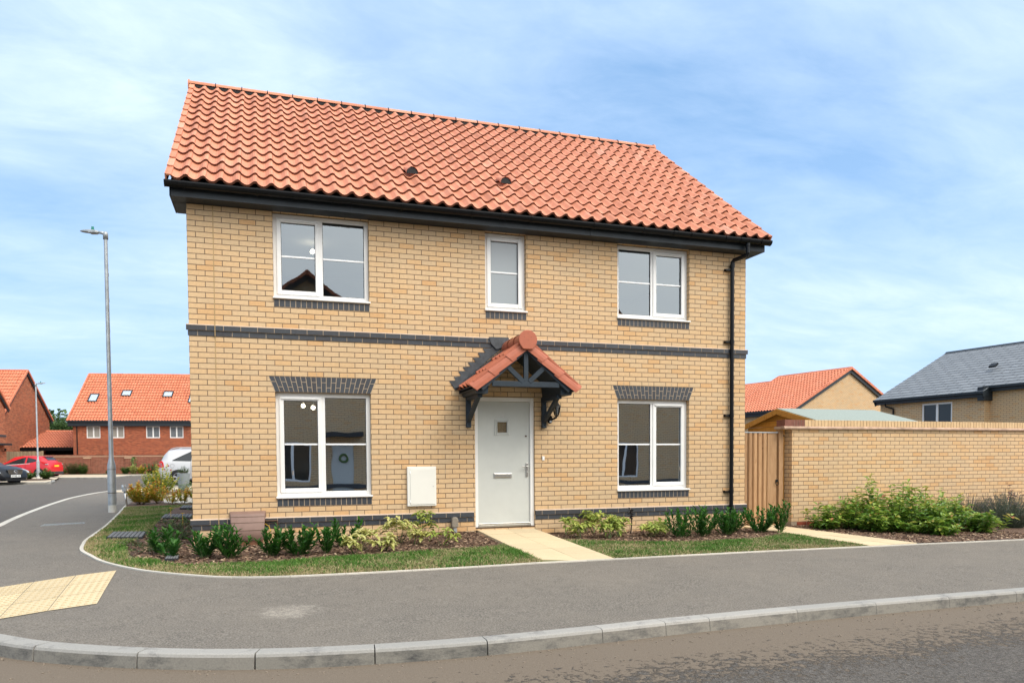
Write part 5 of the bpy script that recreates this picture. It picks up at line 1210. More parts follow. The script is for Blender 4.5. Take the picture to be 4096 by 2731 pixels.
street_lamp('tall galvanised street lamp on the pavement beside the lawn', (-2.229, 6.95, gz(-2.2, 6.9)), 6.02, math.radians(163))
street_lamp('distant galvanised street lamp on the planted island behind the red car', (-11.53, 38.1, .28), 5.45, math.radians(-12))
t = thing('path_light', 'small steel solar stake light beside the golden shrub', 'garden light', (-2.25, 8.85, gz(-2.25, 8.8)))
b = MB(); b.tube([(0, 0, -.02), (-.045, 0, .36)], .022, 10); b.build('stake', M_steel, t, smooth=True)
b = MB(); b.tube([(-.045, 0, .36), (-.06, 0, .47)], .05, 14); b.build('lens', M_clear_lens, t); b = MB(); b.tube([(-.06, 0, .47), (-.066, 0, .52)], [.056, .05], 14); b.build('cap', M_steel, t)

# ================================================================== planter
t = thing('planter', 'tall tapered grey planter on the paving by the house corner', 'planter', (-1.62, 15.42, gz(-1.6, 15.4)+.01))
b = MB(); b.lathe([(.0, 0), (.135, 0), (.150, .02), (.198, .57), (.203, .60), (.190, .60), (.186, .55), (0, .55)], (0, 0, 0), 28); b.build('pot', M_planter, t, smooth=False)
b = MB(); b.lathe([(.186, .565), (0, .575)], (0, 0, 0), 20); b.build('soil', M_soil, t)
# ================================================================== plants
def leaf(b, p, d, up, Ln, Wd, m=0, t=.5, fold=.25, droop=.15):
    d = d.normalized(); s_ = d.cross(up)
    if s_.length < .05: s_ = d.orthogonal()
    s_.normalize(); n_ = s_.cross(d); tip = p+d*Ln-Vector((0, 0, 1))*droop*Ln; rib = p+d*Ln*.5+Vector((0, 0, -.02*Ln))
    l_ = p+d*Ln*.45+s_*Wd/2+n_*Wd*fold; r_ = p+d*Ln*.45-s_*Wd/2+n_*Wd*fold; i = len(b.v)
    l2 = p+d*Ln*.75+s_*Wd*.36+n_*Wd*fold*.6-Vector((0, 0, 1))*droop*Ln*.4; r2_ = p+d*Ln*.75-s_*Wd*.36+n_*Wd*fold*.6-Vector((0, 0, 1))*droop*Ln*.4
    b.v += [tuple(q) for q in (p, l_, l2, tip, r2_, r_, rib)]
    b.f += [(i, i+6, i+1), (i+1, i+6, i+3, i+2), (i, i+5, i+6), (i+6, i+5, i+4, i+3)]; b.m += [m]*4; b.t += [t]*4
def shrub(name, label, cat, loc, R, H, nst, nlf, Ln, Wd, mat_, stemm=M_stem, seed=1, up=.5, tipt=1., base=0., spread=1., whorl=False, group=None, tilt=.0, lean=(0, 0), bare=.15, cone=.35, extra=None, jit=.25, thick=.004, droop=.15):
    rg = random.Random(seed); t = thing(name, label, cat, (loc[0], loc[1], (loc[2] if len(loc) > 2 else gz(loc[0], loc[1]))+.01), rg.uniform(0, 6), group)
    t.rotation_euler = (0, 0, 0)
    b = MB(); s = MB()
    for k in range(nst):
        a = rg.uniform(0, 2*math.pi); q = math.sqrt(rg.random())*spread; hh = H*rg.uniform(.55, 1.)*(1-cone*q*q)
        tip = Vector((math.cos(a)*R*q+lean[0], math.sin(a)*R*q+lean[1], hh)); b0 = Vector((math.cos(a)*R*.22*q, math.sin(a)*R*.22*q, 0)); mid = b0.lerp(tip, .5)+Vector((math.cos(a)*R*.10, math.sin(a)*R*.10, 0))
        P = [b0.lerp(mid, i/3) for i in range(3)]+[mid.lerp(tip, i/3) for i in range(4)]
        s.tube([P[0], P[2], P[4], P[6]], [thick, thick*.8, thick*.6, thick*.3], 4, caps=False)
        for j in range(nlf):
            f_ = (bare+(1-bare)*(j+rg.random()*.6)/nlf) if not whorl else 1-abs(rg.gauss(0, .22))
            f_ = min(max(f_, .02), 1.); x = f_*6; i0 = min(5, int(x)); p = P[i0].lerp(P[i0+1], x-i0); d0 = (P[min(6, i0+1)]-P[i0]).normalized()
            aa = j*2.4+rg.uniform(-.5, .5); side_ = Vector((math.cos(aa), math.sin(aa), 0)); d = (side_*(1-up)+d0*up+Vector((rg.gauss(0, jit), rg.gauss(0, jit), rg.gauss(0, jit)*.6))).normalized()
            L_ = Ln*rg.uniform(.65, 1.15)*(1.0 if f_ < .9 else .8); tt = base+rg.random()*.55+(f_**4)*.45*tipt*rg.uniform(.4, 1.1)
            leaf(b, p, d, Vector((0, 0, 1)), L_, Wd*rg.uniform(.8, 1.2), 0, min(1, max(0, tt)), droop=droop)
        if extra: extra(s, b, P, rg)
    st_ = s.build('stems', stemm, t, fixn=False); b.build('foliage', mat_, t, fixn=False)
    return t
LAU = [(-.135, -1.25, .20, .30, 8, 'laurel sprawling beside the small hinged cover at the bed corner'), (-.30, -.75, .24, .40, 12, 'tall laurel just left of the house corner'), (.246, -1.36, .22, .42, 15, 'laurel in front of the house corner bricks'), (.56, -1.45, .27, .55, 22, 'bushy laurel before the left end of the gas meter box'), (1.045, -1.40, .20, .43, 14, 'laurel just right of the gas meter box'), (1.35, -1.50, .27, .50, 24, 'broad laurel below the left ground floor window'), (1.70, -1.42, .17, .40, 12, 'narrow laurel in the middle of the left row'), (2.0, -.85, .24, .50, 16, 'laurel closest to the yellow variegated plants left of the path'),
       (7.10, -1.05, .30, .46, 22, 'first laurel right of the variegated plants under the right window'), (7.5, -1.0, .30, .52, 24, 'large laurel under the right ground floor window'), (8.05, -.85, .26, .42, 20, 'laurel left of the foot of the downpipe'), (8.45, -.45, .22, .45, 14, 'laurel right behind the foot of the downpipe'), (8.80, -.70, .30, .50, 24, 'wide laurel right of the downpipe'), (9.28, -.62, .20, .55, 14, 'last laurel of the row, in front of the gate')]
for k, (x, y, R, H, n, lab) in enumerate(LAU):
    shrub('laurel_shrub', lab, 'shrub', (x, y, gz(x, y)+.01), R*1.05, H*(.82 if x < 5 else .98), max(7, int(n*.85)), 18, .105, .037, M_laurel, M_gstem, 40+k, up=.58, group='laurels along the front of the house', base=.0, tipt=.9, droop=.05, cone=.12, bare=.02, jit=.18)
AUC = [(2.05, -1.58, .16, .36, 5, 10, 'yellow leaved plant with one large drooping cream leaf beside the laurels', 1), (2.22, -1.25, .08, .46, 2, 10, 'thin yellow variegated plant on a bare stem', 1), (2.45, -1.38, .20, .36, 7, 11, 'bushy cream variegated plant at the middle of the left bed', 1), (2.75, -.72, .24, .56, 7, 11, 'largest cream and yellow variegated plant by the wall under the meter box', 1), (2.90, -1.02, .17, .40, 4, 12, 'lime green centred variegated plant in front of the meter box', 1), (3.17, -.32, .20, .62, 6, 12, 'tall spotted green plant against the wall right of the meter box', 2), (3.28, -1.22, .17, .34, 4, 10, 'drooping spotted plant left of the grey cable box', 2),
       (5.46, -.34, .12, .55, 4, 11, 'tall thin spotted plant just right of the front path', 2), (5.50, -.80, .16, .36, 5, 11, 'low spotted plant with yellow fallen leaves right of the path', 2), (6.02, -.18, .18, .58, 6, 12, 'pale green spotted plant against the wall below the doorbell side', 2), (5.90, -.95, .17, .56, 8, 13, 'upright yellow green plant left of the dead flower', 2), (6.20, -.72, .20, .44, 8, 12, 'leafy spotted plant touching the dead flower head', 2), (6.68, -.85, .20, .34, 7, 11, 'rounded spotted plant under the left edge of the right window', 2), (7.0, -.60, .16, .40, 5, 11, 'spotted plant next to the first right hand laurel', 2)]
for k, (x, y, R, H, n, nl, lab, ty) in enumerate(AUC):
    shrub('variegated_shrub', lab, 'shrub', (x, y, (MOUND(x, y) if x < 4 else gz(x, y))+.01), R*1.05, H*(.66 if k in (5,) else .84 if k < 7 else .80), max(3, n-1), nl+2, .145, .062, M_aucuba if ty == 1 else M_aucuba2, M_gstem, 80+k, up=.18, whorl=True, group='variegated plants along the front of the house', base=.25 if ty == 1 else .1, tipt=.8, jit=.3, thick=.006, droop=.3)
t = thing('dead_flower', 'blackened dead flower head standing against the plinth', 'plant', (6.56, -.40, gz(6.5, -.4)))
b = MB(); rg = random.Random(2); b.tube([(0, 0, 0), (.02, 0, .2), (.0, 0, .40)], .01, 6)
for k in range(40): a = rg.uniform(0, 6.28); p = Vector((0, 0, rg.uniform(.25, .42))); leaf(b, p, Vector((math.cos(a), math.sin(a), rg.uniform(-.5, .8))), Vector((0, 0, 1)), rg.uniform(.03, .07), .03)
b.build('dead_head', M_dead, t, fixn=False)

PH = [(10.42, -.30, .34, .50, 12, 'low photinia at the left end against the garden wall'), (10.95, -.42, .42, .72, 18, 'photinia with fresh tips second from the gate side'), (11.45, -.45, .50, 1.08, 28, 'tallest photinia with pink red new shoots by the garden wall'), (12.2, -.38, .46, 1.0, 24, 'tall photinia right of the tallest one at the wall'), (11.05, -.98, .38, .50, 16, 'spreading photinia in front near the gate path'), (11.65, -1.15, .46, .70, 24, 'photinia at the front middle of the clump'), (12.15, -1.25, .42, .78, 24, 'photinia with the most bronze red leaves at the front'), (12.7, -.70, .38, .90, 22, 'photinia at the back right of the clump'), (11.72, -1.62, .22, .42, 9, 'small photinia at the front edge of the bark'), (12.75, -1.45, .30, .50, 12, 'loose photinia at the right front of the clump'), (13.25, -1.25, .34, .50, 4, 'sprawling stem of yellowing leaves over the lavender')]
for k, (x, y, R, H, n, lab) in enumerate(PH):
    shrub('photinia_shrub', lab, 'shrub', (x, y), R*1.15, H*1.02, int(n*1.25), 22, .15, .066, M_photinia, M_stem, 120+k, up=.22, group='photinias along the garden wall', base=.13 if k != 10 else .35, tipt=.9, spread=1.1, bare=.05, jit=.28, cone=.48)
def spikes(s, b, P, rg):
    for k in range(3):
        p = P[6]+Vector((rg.gauss(0, .02), rg.gauss(0, .02), rg.uniform(-.03, .05)))
        for j in range(4): leaf(b, p+Vector((0, 0, j*.008)), Vector((rg.gauss(0, 1), rg.gauss(0, 1), .8)), Vector((0, 0, 1)), .018, .012, 1, rg.random())
def lavender(lab, x, y, R, H, n, seed):
    rg = random.Random(seed); t = thing('lavender_bush', lab, 'shrub', (x, y, gz(x, y)), group='lavender by the garden wall'); b = MB(); s = MB()
    for k in range(n):
        a = rg.uniform(0, 6.283); q = math.sqrt(rg.random()); tip = Vector((math.cos(a)*R*q, math.sin(a)*R*q, H*(1-.35*q*q)*rg.uniform(.7, 1.05))); b0 = tip*.25; b0.z = 0
        s.tube([b0, b0.lerp(tip, .6)+Vector((0, 0, .03)), tip], [.003, .002, .0015], 3, caps=False)
        for j in range(9):
            f_ = rg.uniform(.05, .75); p = b0.lerp(tip, f_); leaf(b, p, Vector((rg.gauss(0, .6), rg.gauss(0, .6), .8)), Vector((0, 0, 1)), .05, .007, 0, rg.random()*.8)
        if rg.random() < .55:
            for j in range(6): leaf(b, tip+Vector((0, 0, j*.007-.02)), Vector((rg.gauss(0, 1), rg.gauss(0, 1), .7)), Vector((0, 0, 1)), .016, .012, 1 if rg.random() < .45 else 0, rg.random())
    s.build('stems', M_lav, t, fixn=False); b.build('foliage', [M_lav, M_lavfl], t, fixn=False)
lavender('grey green lavender nearest the photinias', 13.65, -.45, .55, .62, 330, 3); lavender('grey green lavender at the right picture edge', 14.3, -.85, .6, .66, 360, 4); lavender('lavender behind, against the garden wall', 14.9, -.2, .5, .7, 240, 5)
shrub('purple_shrub', 'dark purple leaved shrub showing above the lavender', 'shrub', (15.1, -.35), .3, .98, 6, 12, .09, .05, leafmat('purple_leaf', [(0., (.06, .02, .025)), (1., (.16, .05, .06))]), M_stem, 7, up=.2)

# left corner shrubs
GO = [(-2.0, 9.15, .34, .62, 30, 20, 'rounded golden shrub with orange tips beside the small path light'), (-1.62, 9.45, .26, .60, 14, 16, 'orange tipped golden shrub just behind the first one'), (-1.28, 9.0, .20, .44, 6, 13, 'thin golden shrub in front of the white gravel'), (-1.02, 9.15, .22, .48, 7, 13, 'second thin golden shrub before the gravel'), (-.62, 9.1, .34, .62, 22, 18, 'golden shrub against the house corner')]
for k, (x, y, R, H, n, nl, lab) in enumerate(GO):
    shrub('golden_shrub', lab, 'shrub', (x, y), R, H, int(n*1.3), nl+8, .10, .044, M_abelia, M_stem, 160+k, up=.5, group='golden shrubs beside the gravel', base=.22, tipt=.72)
shrub('flowering_shrub', 'green and yellow shrub with red flower clusters beyond the golden shrubs', 'shrub', (-2.05, 13.1), .55, .98, 60, 24, .10, .045, M_abelia, M_stem, 171, up=.45, base=-.05, tipt=.75)
t = thing('flower_clusters', 'red flower clusters on the shrub beyond the golden shrubs', 'flowers', (-2.05, 13.1, gz(-2, 13))); b = MB(); rg = random.Random(8)
for k in range(9):
    a = rg.uniform(0, 6.28); c = Vector((math.cos(a)*.32, math.sin(a)*.32-.1, rg.uniform(.72, .95)))
    for j in range(14): leaf(b, c, Vector((rg.gauss(0, 1), rg.gauss(0, 1), rg.gauss(0, 1))), Vector((0, 0, 1)), .035, .02)
o = b.build('flowers', M_redberry, t, fixn=False); tag(o, kind='stuff')
shrub('silver_shrub', 'silver grey shrub between the path light and the flowering shrub', 'shrub', (-2.1, 11.6), .34, .50, 22, 16, .05, .016, leafmat('silver_leaf', [(0., (.13, .17, .14)), (1., (.36, .40, .36))]), M_stem, 172, up=.5)
for k, (x, y, lab) in enumerate([(-1.72, 14.7, 'loose green shrub in front of the grey planter'), (-1.15, 14.2, 'loose green shrub right of the planter, by the wall'), (-1.1, 11.9, 'green shrub with bare twigs beyond the gravel')]):
    shrub('loose_shrub', lab, 'shrub', (x, y), .38, .60, 9, 12, .10, .04, M_small, M_stem, 180+k, up=.2, group='loose shrubs near the planter', base=.15)
shrub('clipped_shrub', 'small rounded evergreen growing in the grey planter', 'shrub', (-1.62, 15.42, gz(-1.6, 15.4)+.56), .19, .30, 34, 16, .035, .018, M_small, M_stem, 190, up=.4, base=-.1, tipt=.3, bare=.35, spread=1.15)
for k, (x, y, R, H, n) in enumerate([(-.45, 8.2, .38, .35, 16), (-.35, 6.3, .34, .32, 16), (-.30, 3.8, .42, .34, 22), (-.55, 3.0, .34, .22, 12), (-.35, 2.2, .42, .30, 22), (-.62, 1.3, .30, .22, 14), (-.30, .95, .38, .30, 20), (-.60, .2, .36, .24, 18), (-.42, -.55, .32, .22, 13), (-.85, 3.9, .22, .14, 7)]):
    lab = ['rose bush farthest back, at the wall edge', 'rose bush between the two upper grid covers', 'rose bush with an orange flower near the corner wall', 'low rose at the left of the bed behind the lawn cover', 'spreading rose bush at the middle of the side bed', 'low rose right of the lawn cover', 'rose bush by the plinth corner', 'bronze leaved rose before the corner', 'low bronze rose nearest the front laurels', 'wispy rose growing over the grid cover'][k]
    shrub('rose_bush', lab, 'shrub', (x, y), R*1.05, H*.62, n, 14, .045, .028, M_rose if k > 3 else M_small, M_stem, 200+k, up=.15, group='ground cover roses in the side bed', base=.05, tipt=.8, bare=.1)
for k, (x, y, z, lab) in enumerate([(-.80, 4.6, .24, 'small yellow flower beside the grid cover'), (-.42, 2.9, .26, 'yellow flower near the house corner')]):
    t = thing('yellow_flower', lab, 'flower', (x, y, gz(x, y)), group='yellow flowers in the side bed'); b = MB(); b.tube([(0, 0, 0), (0, 0, z-.02)], .003, 4); 
    for j in range(8): leaf(b, Vector((0, 0, z-.02)), Vector((math.cos(j*.785), math.sin(j*.785), .4)), Vector((0, 0, 1)), .042, .03)
    b.build('petals', M_yel, t, fixn=False)
# shrubs on the island and in front of the far wall
FAR = [(-12.2, 36.2, .55, .55, 0, 'left low evergreen shrub on the lamp island'), (-11.55, 36.0, .55, .5, 0, 'middle low evergreen shrub on the lamp island'), (-10.75, 36.4, .45, .62, 0, 'right rounded evergreen shrub on the lamp island'),
       (-13.9, 53.0, .6, .5, 0, 'low green shrub at the left foot of the red wall'), (-13.1, 53.2, .7, 1.05, 3, 'twiggy shrub left of the first pier'), (-12.4, 53.2, .5, .9, 0, 'shrub just left of the first pier'), (-10.35, 52.4, .3, .35, 0, 'tiny shrub between the two piers'),
       (-9.15, 51.2, .35, .65, 0, 'small dark shrub right of the second pier'), (-8.6, 51.2, .4, .85, 2, 'cream variegated shrub by the second pier'), (-8.1, 51.3, .35, .7, 1, 'yellow green shrub between the variegated ones'), (-7.4, 51.6, .75, 1.15, 0, 'largest dark green shrub before the far wall'), (-6.7, 51.3, .55, .9, 2, 'yellow tipped shrub beside the largest one'), (-6.0, 51.2, .45, .75, 2, 'variegated shrub close to the silver car')]
for k, (x, y, R, H, ty, lab) in enumerate(FAR):
    mt_ = [M_small, M_abelia, M_aucuba, M_rose][ty]
    shrub('shrub', lab, 'shrub', (x, y, .29), R, H, 34, 22, .13, .07, mt_, M_stem, 230+k, up=.3, group='shrubs along the far side of the street', base=0 if ty != 1 else .1, tipt=.6, thick=.01, bare=.05)
for k, (xx, lab, w0, z0_) in enumerate(((6.5, 'thin strand of ivy on the second pier', .12, .1), (9.05, 'ivy clump over the wall top near the silver car', .35, .2))):
    t = thing('ivy', lab, 'ivy', (-15.18+math.cos(math.radians(-9.4))*xx, 54.1+math.sin(math.radians(-9.4))*xx, 0), math.radians(-9.4)); b = MB(); rg = random.Random(k)
    for j in range(420 if k else 130):
        z = rg.uniform(z0_, 1.62); b_ = Vector((rg.gauss(0, w0*.5*(.4+z/1.6)), -.03-rg.random()*.10-(.11 if not k else 0), z)); leaf(b, b_, Vector((rg.gauss(0, 1), -.6, rg.gauss(-.3, .6))), Vector((0, -1, 0)), .11, .09, 0, rg.random())
    b.build('foliage', M_small, t, fixn=False)

# distant trees
def tree(label, x, y, R, H, seed):
    rg = random.Random(seed); t = thing('tree', label, 'tree', (x, y, -1.4), group='distant trees beyond the red houses'); b = MB()
    b.tube([(0, 0, 0), (.2, 0, H*.3), (0, .1, H*.6)], [.35, .25, .1], 8)
    for k in range(7): a = rg.uniform(0, 6.28); b.tube([(0, 0, H*.35), (math.cos(a)*R*.4, math.sin(a)*R*.4, H*.6), (math.cos(a)*R*.75, math.sin(a)*R*.75, H*.78)], [.14, .08, .03], 5)
    b.build('trunk', M_stem, t); b = MB(); cl = []
    for k in range(26):
        a = rg.uniform(0, 6.28); q = math.sqrt(rg.random()); cl.append((Vector((math.cos(a)*R*q*.8, math.sin(a)*R*q*.8, H*(.38+.56*rg.random()*(1-.5*q*q)))), R*rg.uniform(.22, .38), rg.uniform(-.2, .25)))
    for (c, r0, dt) in cl:
        for j in range(150):
            v = Vector((rg.gauss(0, 1), rg.gauss(0, 1), rg.gauss(0, 1))).normalized()*r0*rg.uniform(.6, 1.08); leaf(b, c+v, (v+Vector((rg.gauss(0, .6), rg.gauss(0, .6), rg.gauss(0, .6)))), Vector((0, 0, 1)), R*.15, R*.10, 0, min(1, max(0, .45+dt+rg.gauss(0, .18))))
    b.build('crown', M_tree, t, fixn=False)
for k, (x, y, R, H, lab) in enumerate([(-29, 118, 5.2, 10.4, 'round dark distant tree beside the gable of the red house'), (-25.5, 112, 4.2, 8.6, 'lower distant tree nearer the long red house'), (-33, 124, 5, 10.6, 'distant tree mostly behind the red gable'), (-22, 116, 4.6, 9.3, 'distant tree just left of the long red roof')]):
    tree(lab, x, y, R, H, 300+k)

# ================================================================== cars
def car(name, label, cat, loc, rz, body, L, st, wheels, wr, win, paintm, glassm=M_cglass, group='parked cars'):
    """st: stations (x, zlow, zbelt, zroof, wbody, wroof), x from the tail; win: side windows as (x0,x1,slo,shi,...)"""
    t = thing(name, label, cat, loc, rz, group); xs = [s[0] for s in st]
    def I(x): return [float(np.interp(x, xs, [s[k] for s in st])) for k in range(1, 6)]
    b = MB(); rings = []; X = sorted(set(list(np.linspace(0, L, 30))+xs))
    for x in X:
        zl, zb_, zr_, wb_, wr_ = I(x); i0 = len(b.v)
        half = [(wb_*.88, zl), (wb_*.97, zl+.07), (wb_, zl+(zb_-zl)*.45), (wb_*.995, zb_-.06), (wb_*.965, zb_), (wr_, zr_-.05), (wr_*.86, zr_-.005), (wr_*.4, zr_+.012)]
        ring = half+[(-p[0], p[1]) for p in half[::-1]]; b.v += [(x, p[0], p[1]) for p in ring]; rings.append(i0)
    n = 16
    for r0, r1 in zip(rings, rings[1:]):
        for j in range(n): b.f.append((r0+j, r0+(j+1) % n, r1+(j+1) % n, r1+j)); b.m.append(0); b.t.append(.5)
    for r0 in (rings[0], rings[-1]): b.f.append(tuple(r0+j for j in range(n))); b.m.append(0); b.t.append(.5)
    bo = b.build('body', paintm, t, smooth=True); 
    es_ = bo.modifiers.new('e', 'EDGE_SPLIT'); es_.split_angle = math.radians(38)
    def side(x, s, sg, off=.012):
        zl, zb_, zr_, wb_, wr_ = I(x); p0 = (wb_*.965, zb_); p1 = (wr_, zr_-.05); return Vector((x, sg*(p0[0]+(p1[0]-p0[0])*s+off), p0[1]+(p1[1]-p0[1])*s))
    for sg in (-1, 1):
        for (xa, xb, la, lb, ha, hb) in win:      # lower and upper edge fractions at both ends
            g = MB(); m_ = 6
            for k in range(m_):
                f0, f1 = k/m_, (k+1)/m_; x0_, x1_ = xa+(xb-xa)*f0, xa+(xb-xa)*f1; sa = lambda f: la+(lb-la)*f; sb = lambda f: ha+(hb-ha)*f+.16*math.sin(math.pi*f)*(1-max(ha, hb))
                g.face([side(x0_, sa(f0), sg), side(x1_, sa(f1), sg), side(x1_, sb(f1), sg), side(x0_, sb(f0), sg)])
            g.build('side_window', glassm, t, fixn=False)
    for sg in (-1, 1):
        for wx in wheels:
            zl, zb_, zr_, wb_, wr_ = I(wx); y = sg*wb_
            g = MB(); g.tube([(wx, sg*(abs(y)-.12), wr), (wx, sg*(abs(y)+.004), wr)], wr*1.17, 24); g.build('wheel_arch', M_dark, t)
            g = MB(); g.tube([(wx, sg*(abs(y)-.16), wr), (wx, sg*(abs(y)+.008), wr), (wx, sg*(abs(y)+.018), wr)], [wr, wr, wr*.94], 28); wh = g.build('wheel', M_rubber, t)
            g = MB(); yy = sg*(abs(y)+.021); g.tube([(wx, yy-sg*.01, wr), (wx, yy, wr)], wr*.22, 12)
            for q in range(5):
                a = q*2*math.pi/5+.3; g.bar((wx+math.cos(a)*.03, yy, wr+math.sin(a)*.03), (wx+math.cos(a)*wr*.66, yy, wr+math.sin(a)*wr*.66), .02, .07, up=(-math.sin(a), 0, math.cos(a)))
            g.tube([(wx+math.cos(a)*wr*.66, yy, wr+math.sin(a)*wr*.66) for a in np.linspace(0, 2*math.pi, 25)], .018, 6, caps=False); g.build('rim', M_alloy, wh)
    return t, I, side
# red hatchback, tail to the right
rc, I, sd_ = car('parked_car', 'red three door hatchback parked behind the lamp island', 'car', (0, 0, 0), 0, None, 3.95,
    [(0, .42, .62, .66, .70, .62), (.05, .24, .80, .86, .80, .62), (.16, .20, .98, 1.04, .84, .60), (.34, .20, 1.02, 1.20, .86, .58), (.62, .20, 1.04, 1.41, .865, .58), (1.1, .18, .98, 1.46, .865, .60), (1.9, .18, .93, 1.48, .865, .60), (2.5, .18, .89, 1.40, .865, .58), (3.05, .18, .88, 1.08, .86, .60), (3.25, .18, .86, .98, .86, .66), (3.75, .20, .70, .78, .80, .60), (3.95, .26, .50, .55, .62, .45)],
    [.72, 3.2], .30, [(.95, 1.55, .22, .05, .60, .90), (1.66, 2.95, .04, .02, .90, .30)], M_carred)
a_ = math.radians(180-17); rc.rotation_euler = (0, 0, a_); rc.location = (-12.55, 46.55, .185)
def on(t, name, mat_, f, **k):
    g = MB(); f(g); return g.build(name, mat_, t, **k)
on(rc, 'rear_window', M_cglass, lambda g: g.face([(.30, -.50, 1.19), (.30, .50, 1.19), (.60, .46, 1.425), (.60, -.46, 1.425)]), fixn=False)
on(rc, 'bumper_insert', plain('dark_bumper', (.03, .03, .032), .6), lambda g: g.prism([(-.02, -.72), (.06, -.80), (.38, -.872), (.38, -.80), (.10, -.60), (.10, .60), (.38, .80), (.38, .872), (.06, .80), (-.02, .72)], .24, .42, 'z'))
on(rc, 'number_plate', M_plate_y, lambda g: g.box(.015, .04, -.26, .26, .74, .85))
for sg in (-1, 1):
    on(rc, 'tail_light', M_red_lens, lambda g: g.prism([(.14, .90), (.20, 1.02), (.62, 1.12), (.50, .98), (.32, .88)], sg*.845-.03, sg*.845+.03, 'y'))
    on(rc, 'indicator_lens', M_clear_lens, lambda g: g.box(.11, .28, sg*.83-.05, sg*.83+.05, .89, .94))
for s in (-1, 1):
    on(rc, 'door_handle', M_carred, lambda g: g.box(1.95, 2.15, s*.878-.012, s*.878+.012, .80, .83)); on(rc, 'door_seam', M_dark, lambda g: g.box(1.60, 1.612, s*.866-.003, s*.866+.003, .28, .92))
    on(rc, 'window_trim', M_trim, lambda g: [g.bar(sd_(x0_, -.01, s, .016), sd_(x1_, -.01, s, .016), .012, .022) for x0_, x1_ in ((1.3, 1.7), (1.7, 2.2), (2.2, 2.9))])
on(rc, 'spoiler', M_carred, lambda g: g.prism([(.50, 1.415), (.66, 1.44), (.70, 1.40), (.55, 1.39)], -.52, .52, 'y'))
# black saloon, nose to the right
bc, I, sd_ = car('parked_car', 'black saloon car with chrome grille at the left picture edge', 'car', (0, 0, 0), 0, None, 4.75,
    [(0, .35, .80, .85, .70, .60), (.3, .22, .98, 1.02, .86, .66), (1.0, .2, 1.0, 1.12, .89, .62), (1.6, .18, .98, 1.40, .90, .58), (2.5, .18, .95, 1.42, .90, .60), (3.1, .18, .92, 1.15, .90, .64), (3.45, .18, .90, .97, .90, .74), (4.2, .18, .80, .86, .88, .72), (4.55, .19, .66, .72, .82, .66), (4.68, .22, .56, .62, .74, .60), (4.75, .26, .42, .46, .64, .52)],
    [.95, 3.80], .32, [(1.2, 2.1, .1, .05, .4, .9), (2.2, 3.1, .05, .02, .9, .35)], M_carblack)
bc.rotation_euler = (0, 0, math.radians(-30)); bc.location = (-10.35-4.75*math.cos(math.radians(-30)), 29.75-4.75*math.sin(math.radians(-30)), .185)
M_chrome = plain('chrome', (.7, .7, .7), .12, .02, 3, 0, 1, 1.)
on(bc, 'grille', M_dark, lambda g: g.prism([(-.40, .70), (.40, .70), (.33, .50), (-.33, .50)], 4.62, 4.735, 'x'))
on(bc, 'grille_bars', M_chrome, lambda g: [g.box(4.735, 4.752, -.37, .37, z-.012, z+.012) for z in (.555, .605, .655)]+[g.bar((4.74, -.41, .71), (4.74, .41, .71), .02, .018), g.bar((4.74, -.34, .495), (4.74, .34, .495), .02, .018), g.bar((4.74, -.41, .71), (4.74, -.34, .495), .02, .018), g.bar((4.74, .41, .71), (4.74, .34, .495), .02, .018)])
on(bc, 'badge', M_chrome, lambda g: [g.tube([(4.765, math.cos(q)*.085, .60+math.sin(q)*.085) for q in np.linspace(0, 2*math.pi, 19)], .009, 6, caps=False)]+[g.bar((4.765, 0, .60), (4.765, math.cos(q)*.08, .60+math.sin(q)*.08), .012, .016, up=(1, 0, 0)) for q in (math.pi/2, math.pi*7/6, math.pi*11/6)])
on(bc, 'number_plate', M_plate_w, lambda g: g.box(4.752, 4.772, -.26, .26, .36, .47)); text('WV60 HL', .115, (4.776, 0, .415), (math.pi/2, 0, math.pi/2), M_dark, bc, 'plate_lettering')
for sg in (-1, 1):
    hl = on(bc, 'headlight', M_clear_lens, lambda g: g.prism([(4.15, .74), (4.32, .76), (4.62, .66), (4.70, .56), (4.52, .57), (4.28, .64)], sg*.80-.05, sg*.80+.055, 'y'), bevel=.01)
    on(bc, 'fog_light_trim', M_chrome, lambda g: g.bar((4.66, sg*.74, .37), (4.70, sg*.56, .39), .02, .04))
on(bc, 'lower_grille', M_dark, lambda g: g.box(4.60, 4.75, -.55, .55, .22, .34)); on(bc, 'splitter', M_carblack, lambda g: g.prism([(4.2, -.86), (4.72, -.68), (4.80, 0), (4.72, .68), (4.2, .86)], .18, .205, 'z'))
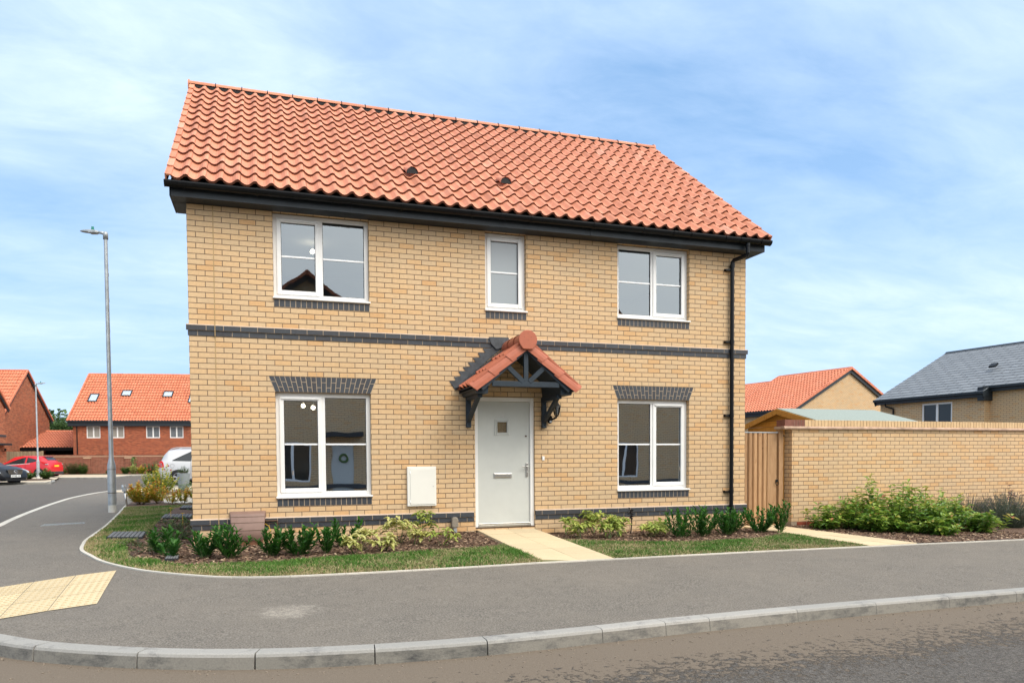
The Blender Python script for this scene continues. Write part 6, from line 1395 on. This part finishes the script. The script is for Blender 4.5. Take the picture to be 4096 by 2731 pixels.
# silver people carrier, tail to the left
wc, I, sd_ = car('parked_car', 'silver people carrier half hidden behind the corner of the house', 'car', (0, 0, 0), 0, None, 4.47,
    [(0, .42, .60, .66, .74, .62), (.05, .28, .86, .92, .82, .66), (.10, .26, 1.05, 1.12, .86, .66), (.22, .24, 1.07, 1.36, .87, .64), (.42, .24, 1.07, 1.58, .875, .63), (.7, .22, 1.07, 1.63, .88, .64), (2.4, .2, 1.02, 1.65, .88, .64), (3.2, .2, .98, 1.3, .88, .62), (3.6, .2, .95, 1.05, .88, .7), (4.25, .22, .8, .86, .82, .6), (4.47, .3, .55, .6, .7, .5)],
    [.86, 3.55], .32, [(.62, 1.42, .03, .03, .10, .88), (1.50, 2.3, .03, .03, .90, .90)], M_carwhite)
wc.rotation_euler = (0, 0, math.radians(-6)); wc.location = (-3.62, 26.75, .185)
on(wc, 'rear_window', M_cglass, lambda g: g.face([(.115, -.58, 1.12), (.115, .58, 1.12), (.40, .52, 1.58), (.40, -.52, 1.58)]), fixn=False)
for sg in (-1, 1):
    on(wc, 'tail_light', M_red_lens, lambda g: g.prism([(.04, .80), (.06, 1.00), (.16, 1.10), (.24, 1.02), (.27, .80)], sg*.86-.035, sg*.86+.03, 'y'), bevel=.01)
    on(wc, 'indicator_lens', M_clear_lens, lambda g: [g.box(.055, .20, sg*.86-.035, sg*.86+.034, z, z+.055) for z in (.85, .93)])
    on(wc, 'bumper_strip', M_carwhite, lambda g: g.box(.0, .20, sg*.80-.06, sg*.80+.06, .64, .70), bevel=.01)
    on(wc, 'roof_rail', M_carwhite, lambda g: g.tube([(.5, sg*.60, 1.62), (.75, sg*.60, 1.69), (2.4, sg*.60, 1.71), (2.7, sg*.58, 1.60)], .018, 8))
    on(wc, 'fuel_flap', M_stem, lambda g: g.tube([(.62+math.cos(q)*.085, sg*.884, .86+math.sin(q)*.085) for q in np.linspace(0, 2*math.pi, 25)], .004, 5, caps=False))
    on(wc, 'door_seam', M_stem, lambda g: g.box(1.40, 1.408, sg*.883-.002, sg*.883+.002, .35, 1.05)); on(wc, 'door_handle', M_carwhite, lambda g: g.box(1.5, 1.68, sg*.895-.012, sg*.895+.012, .88, .91), bevel=.005)
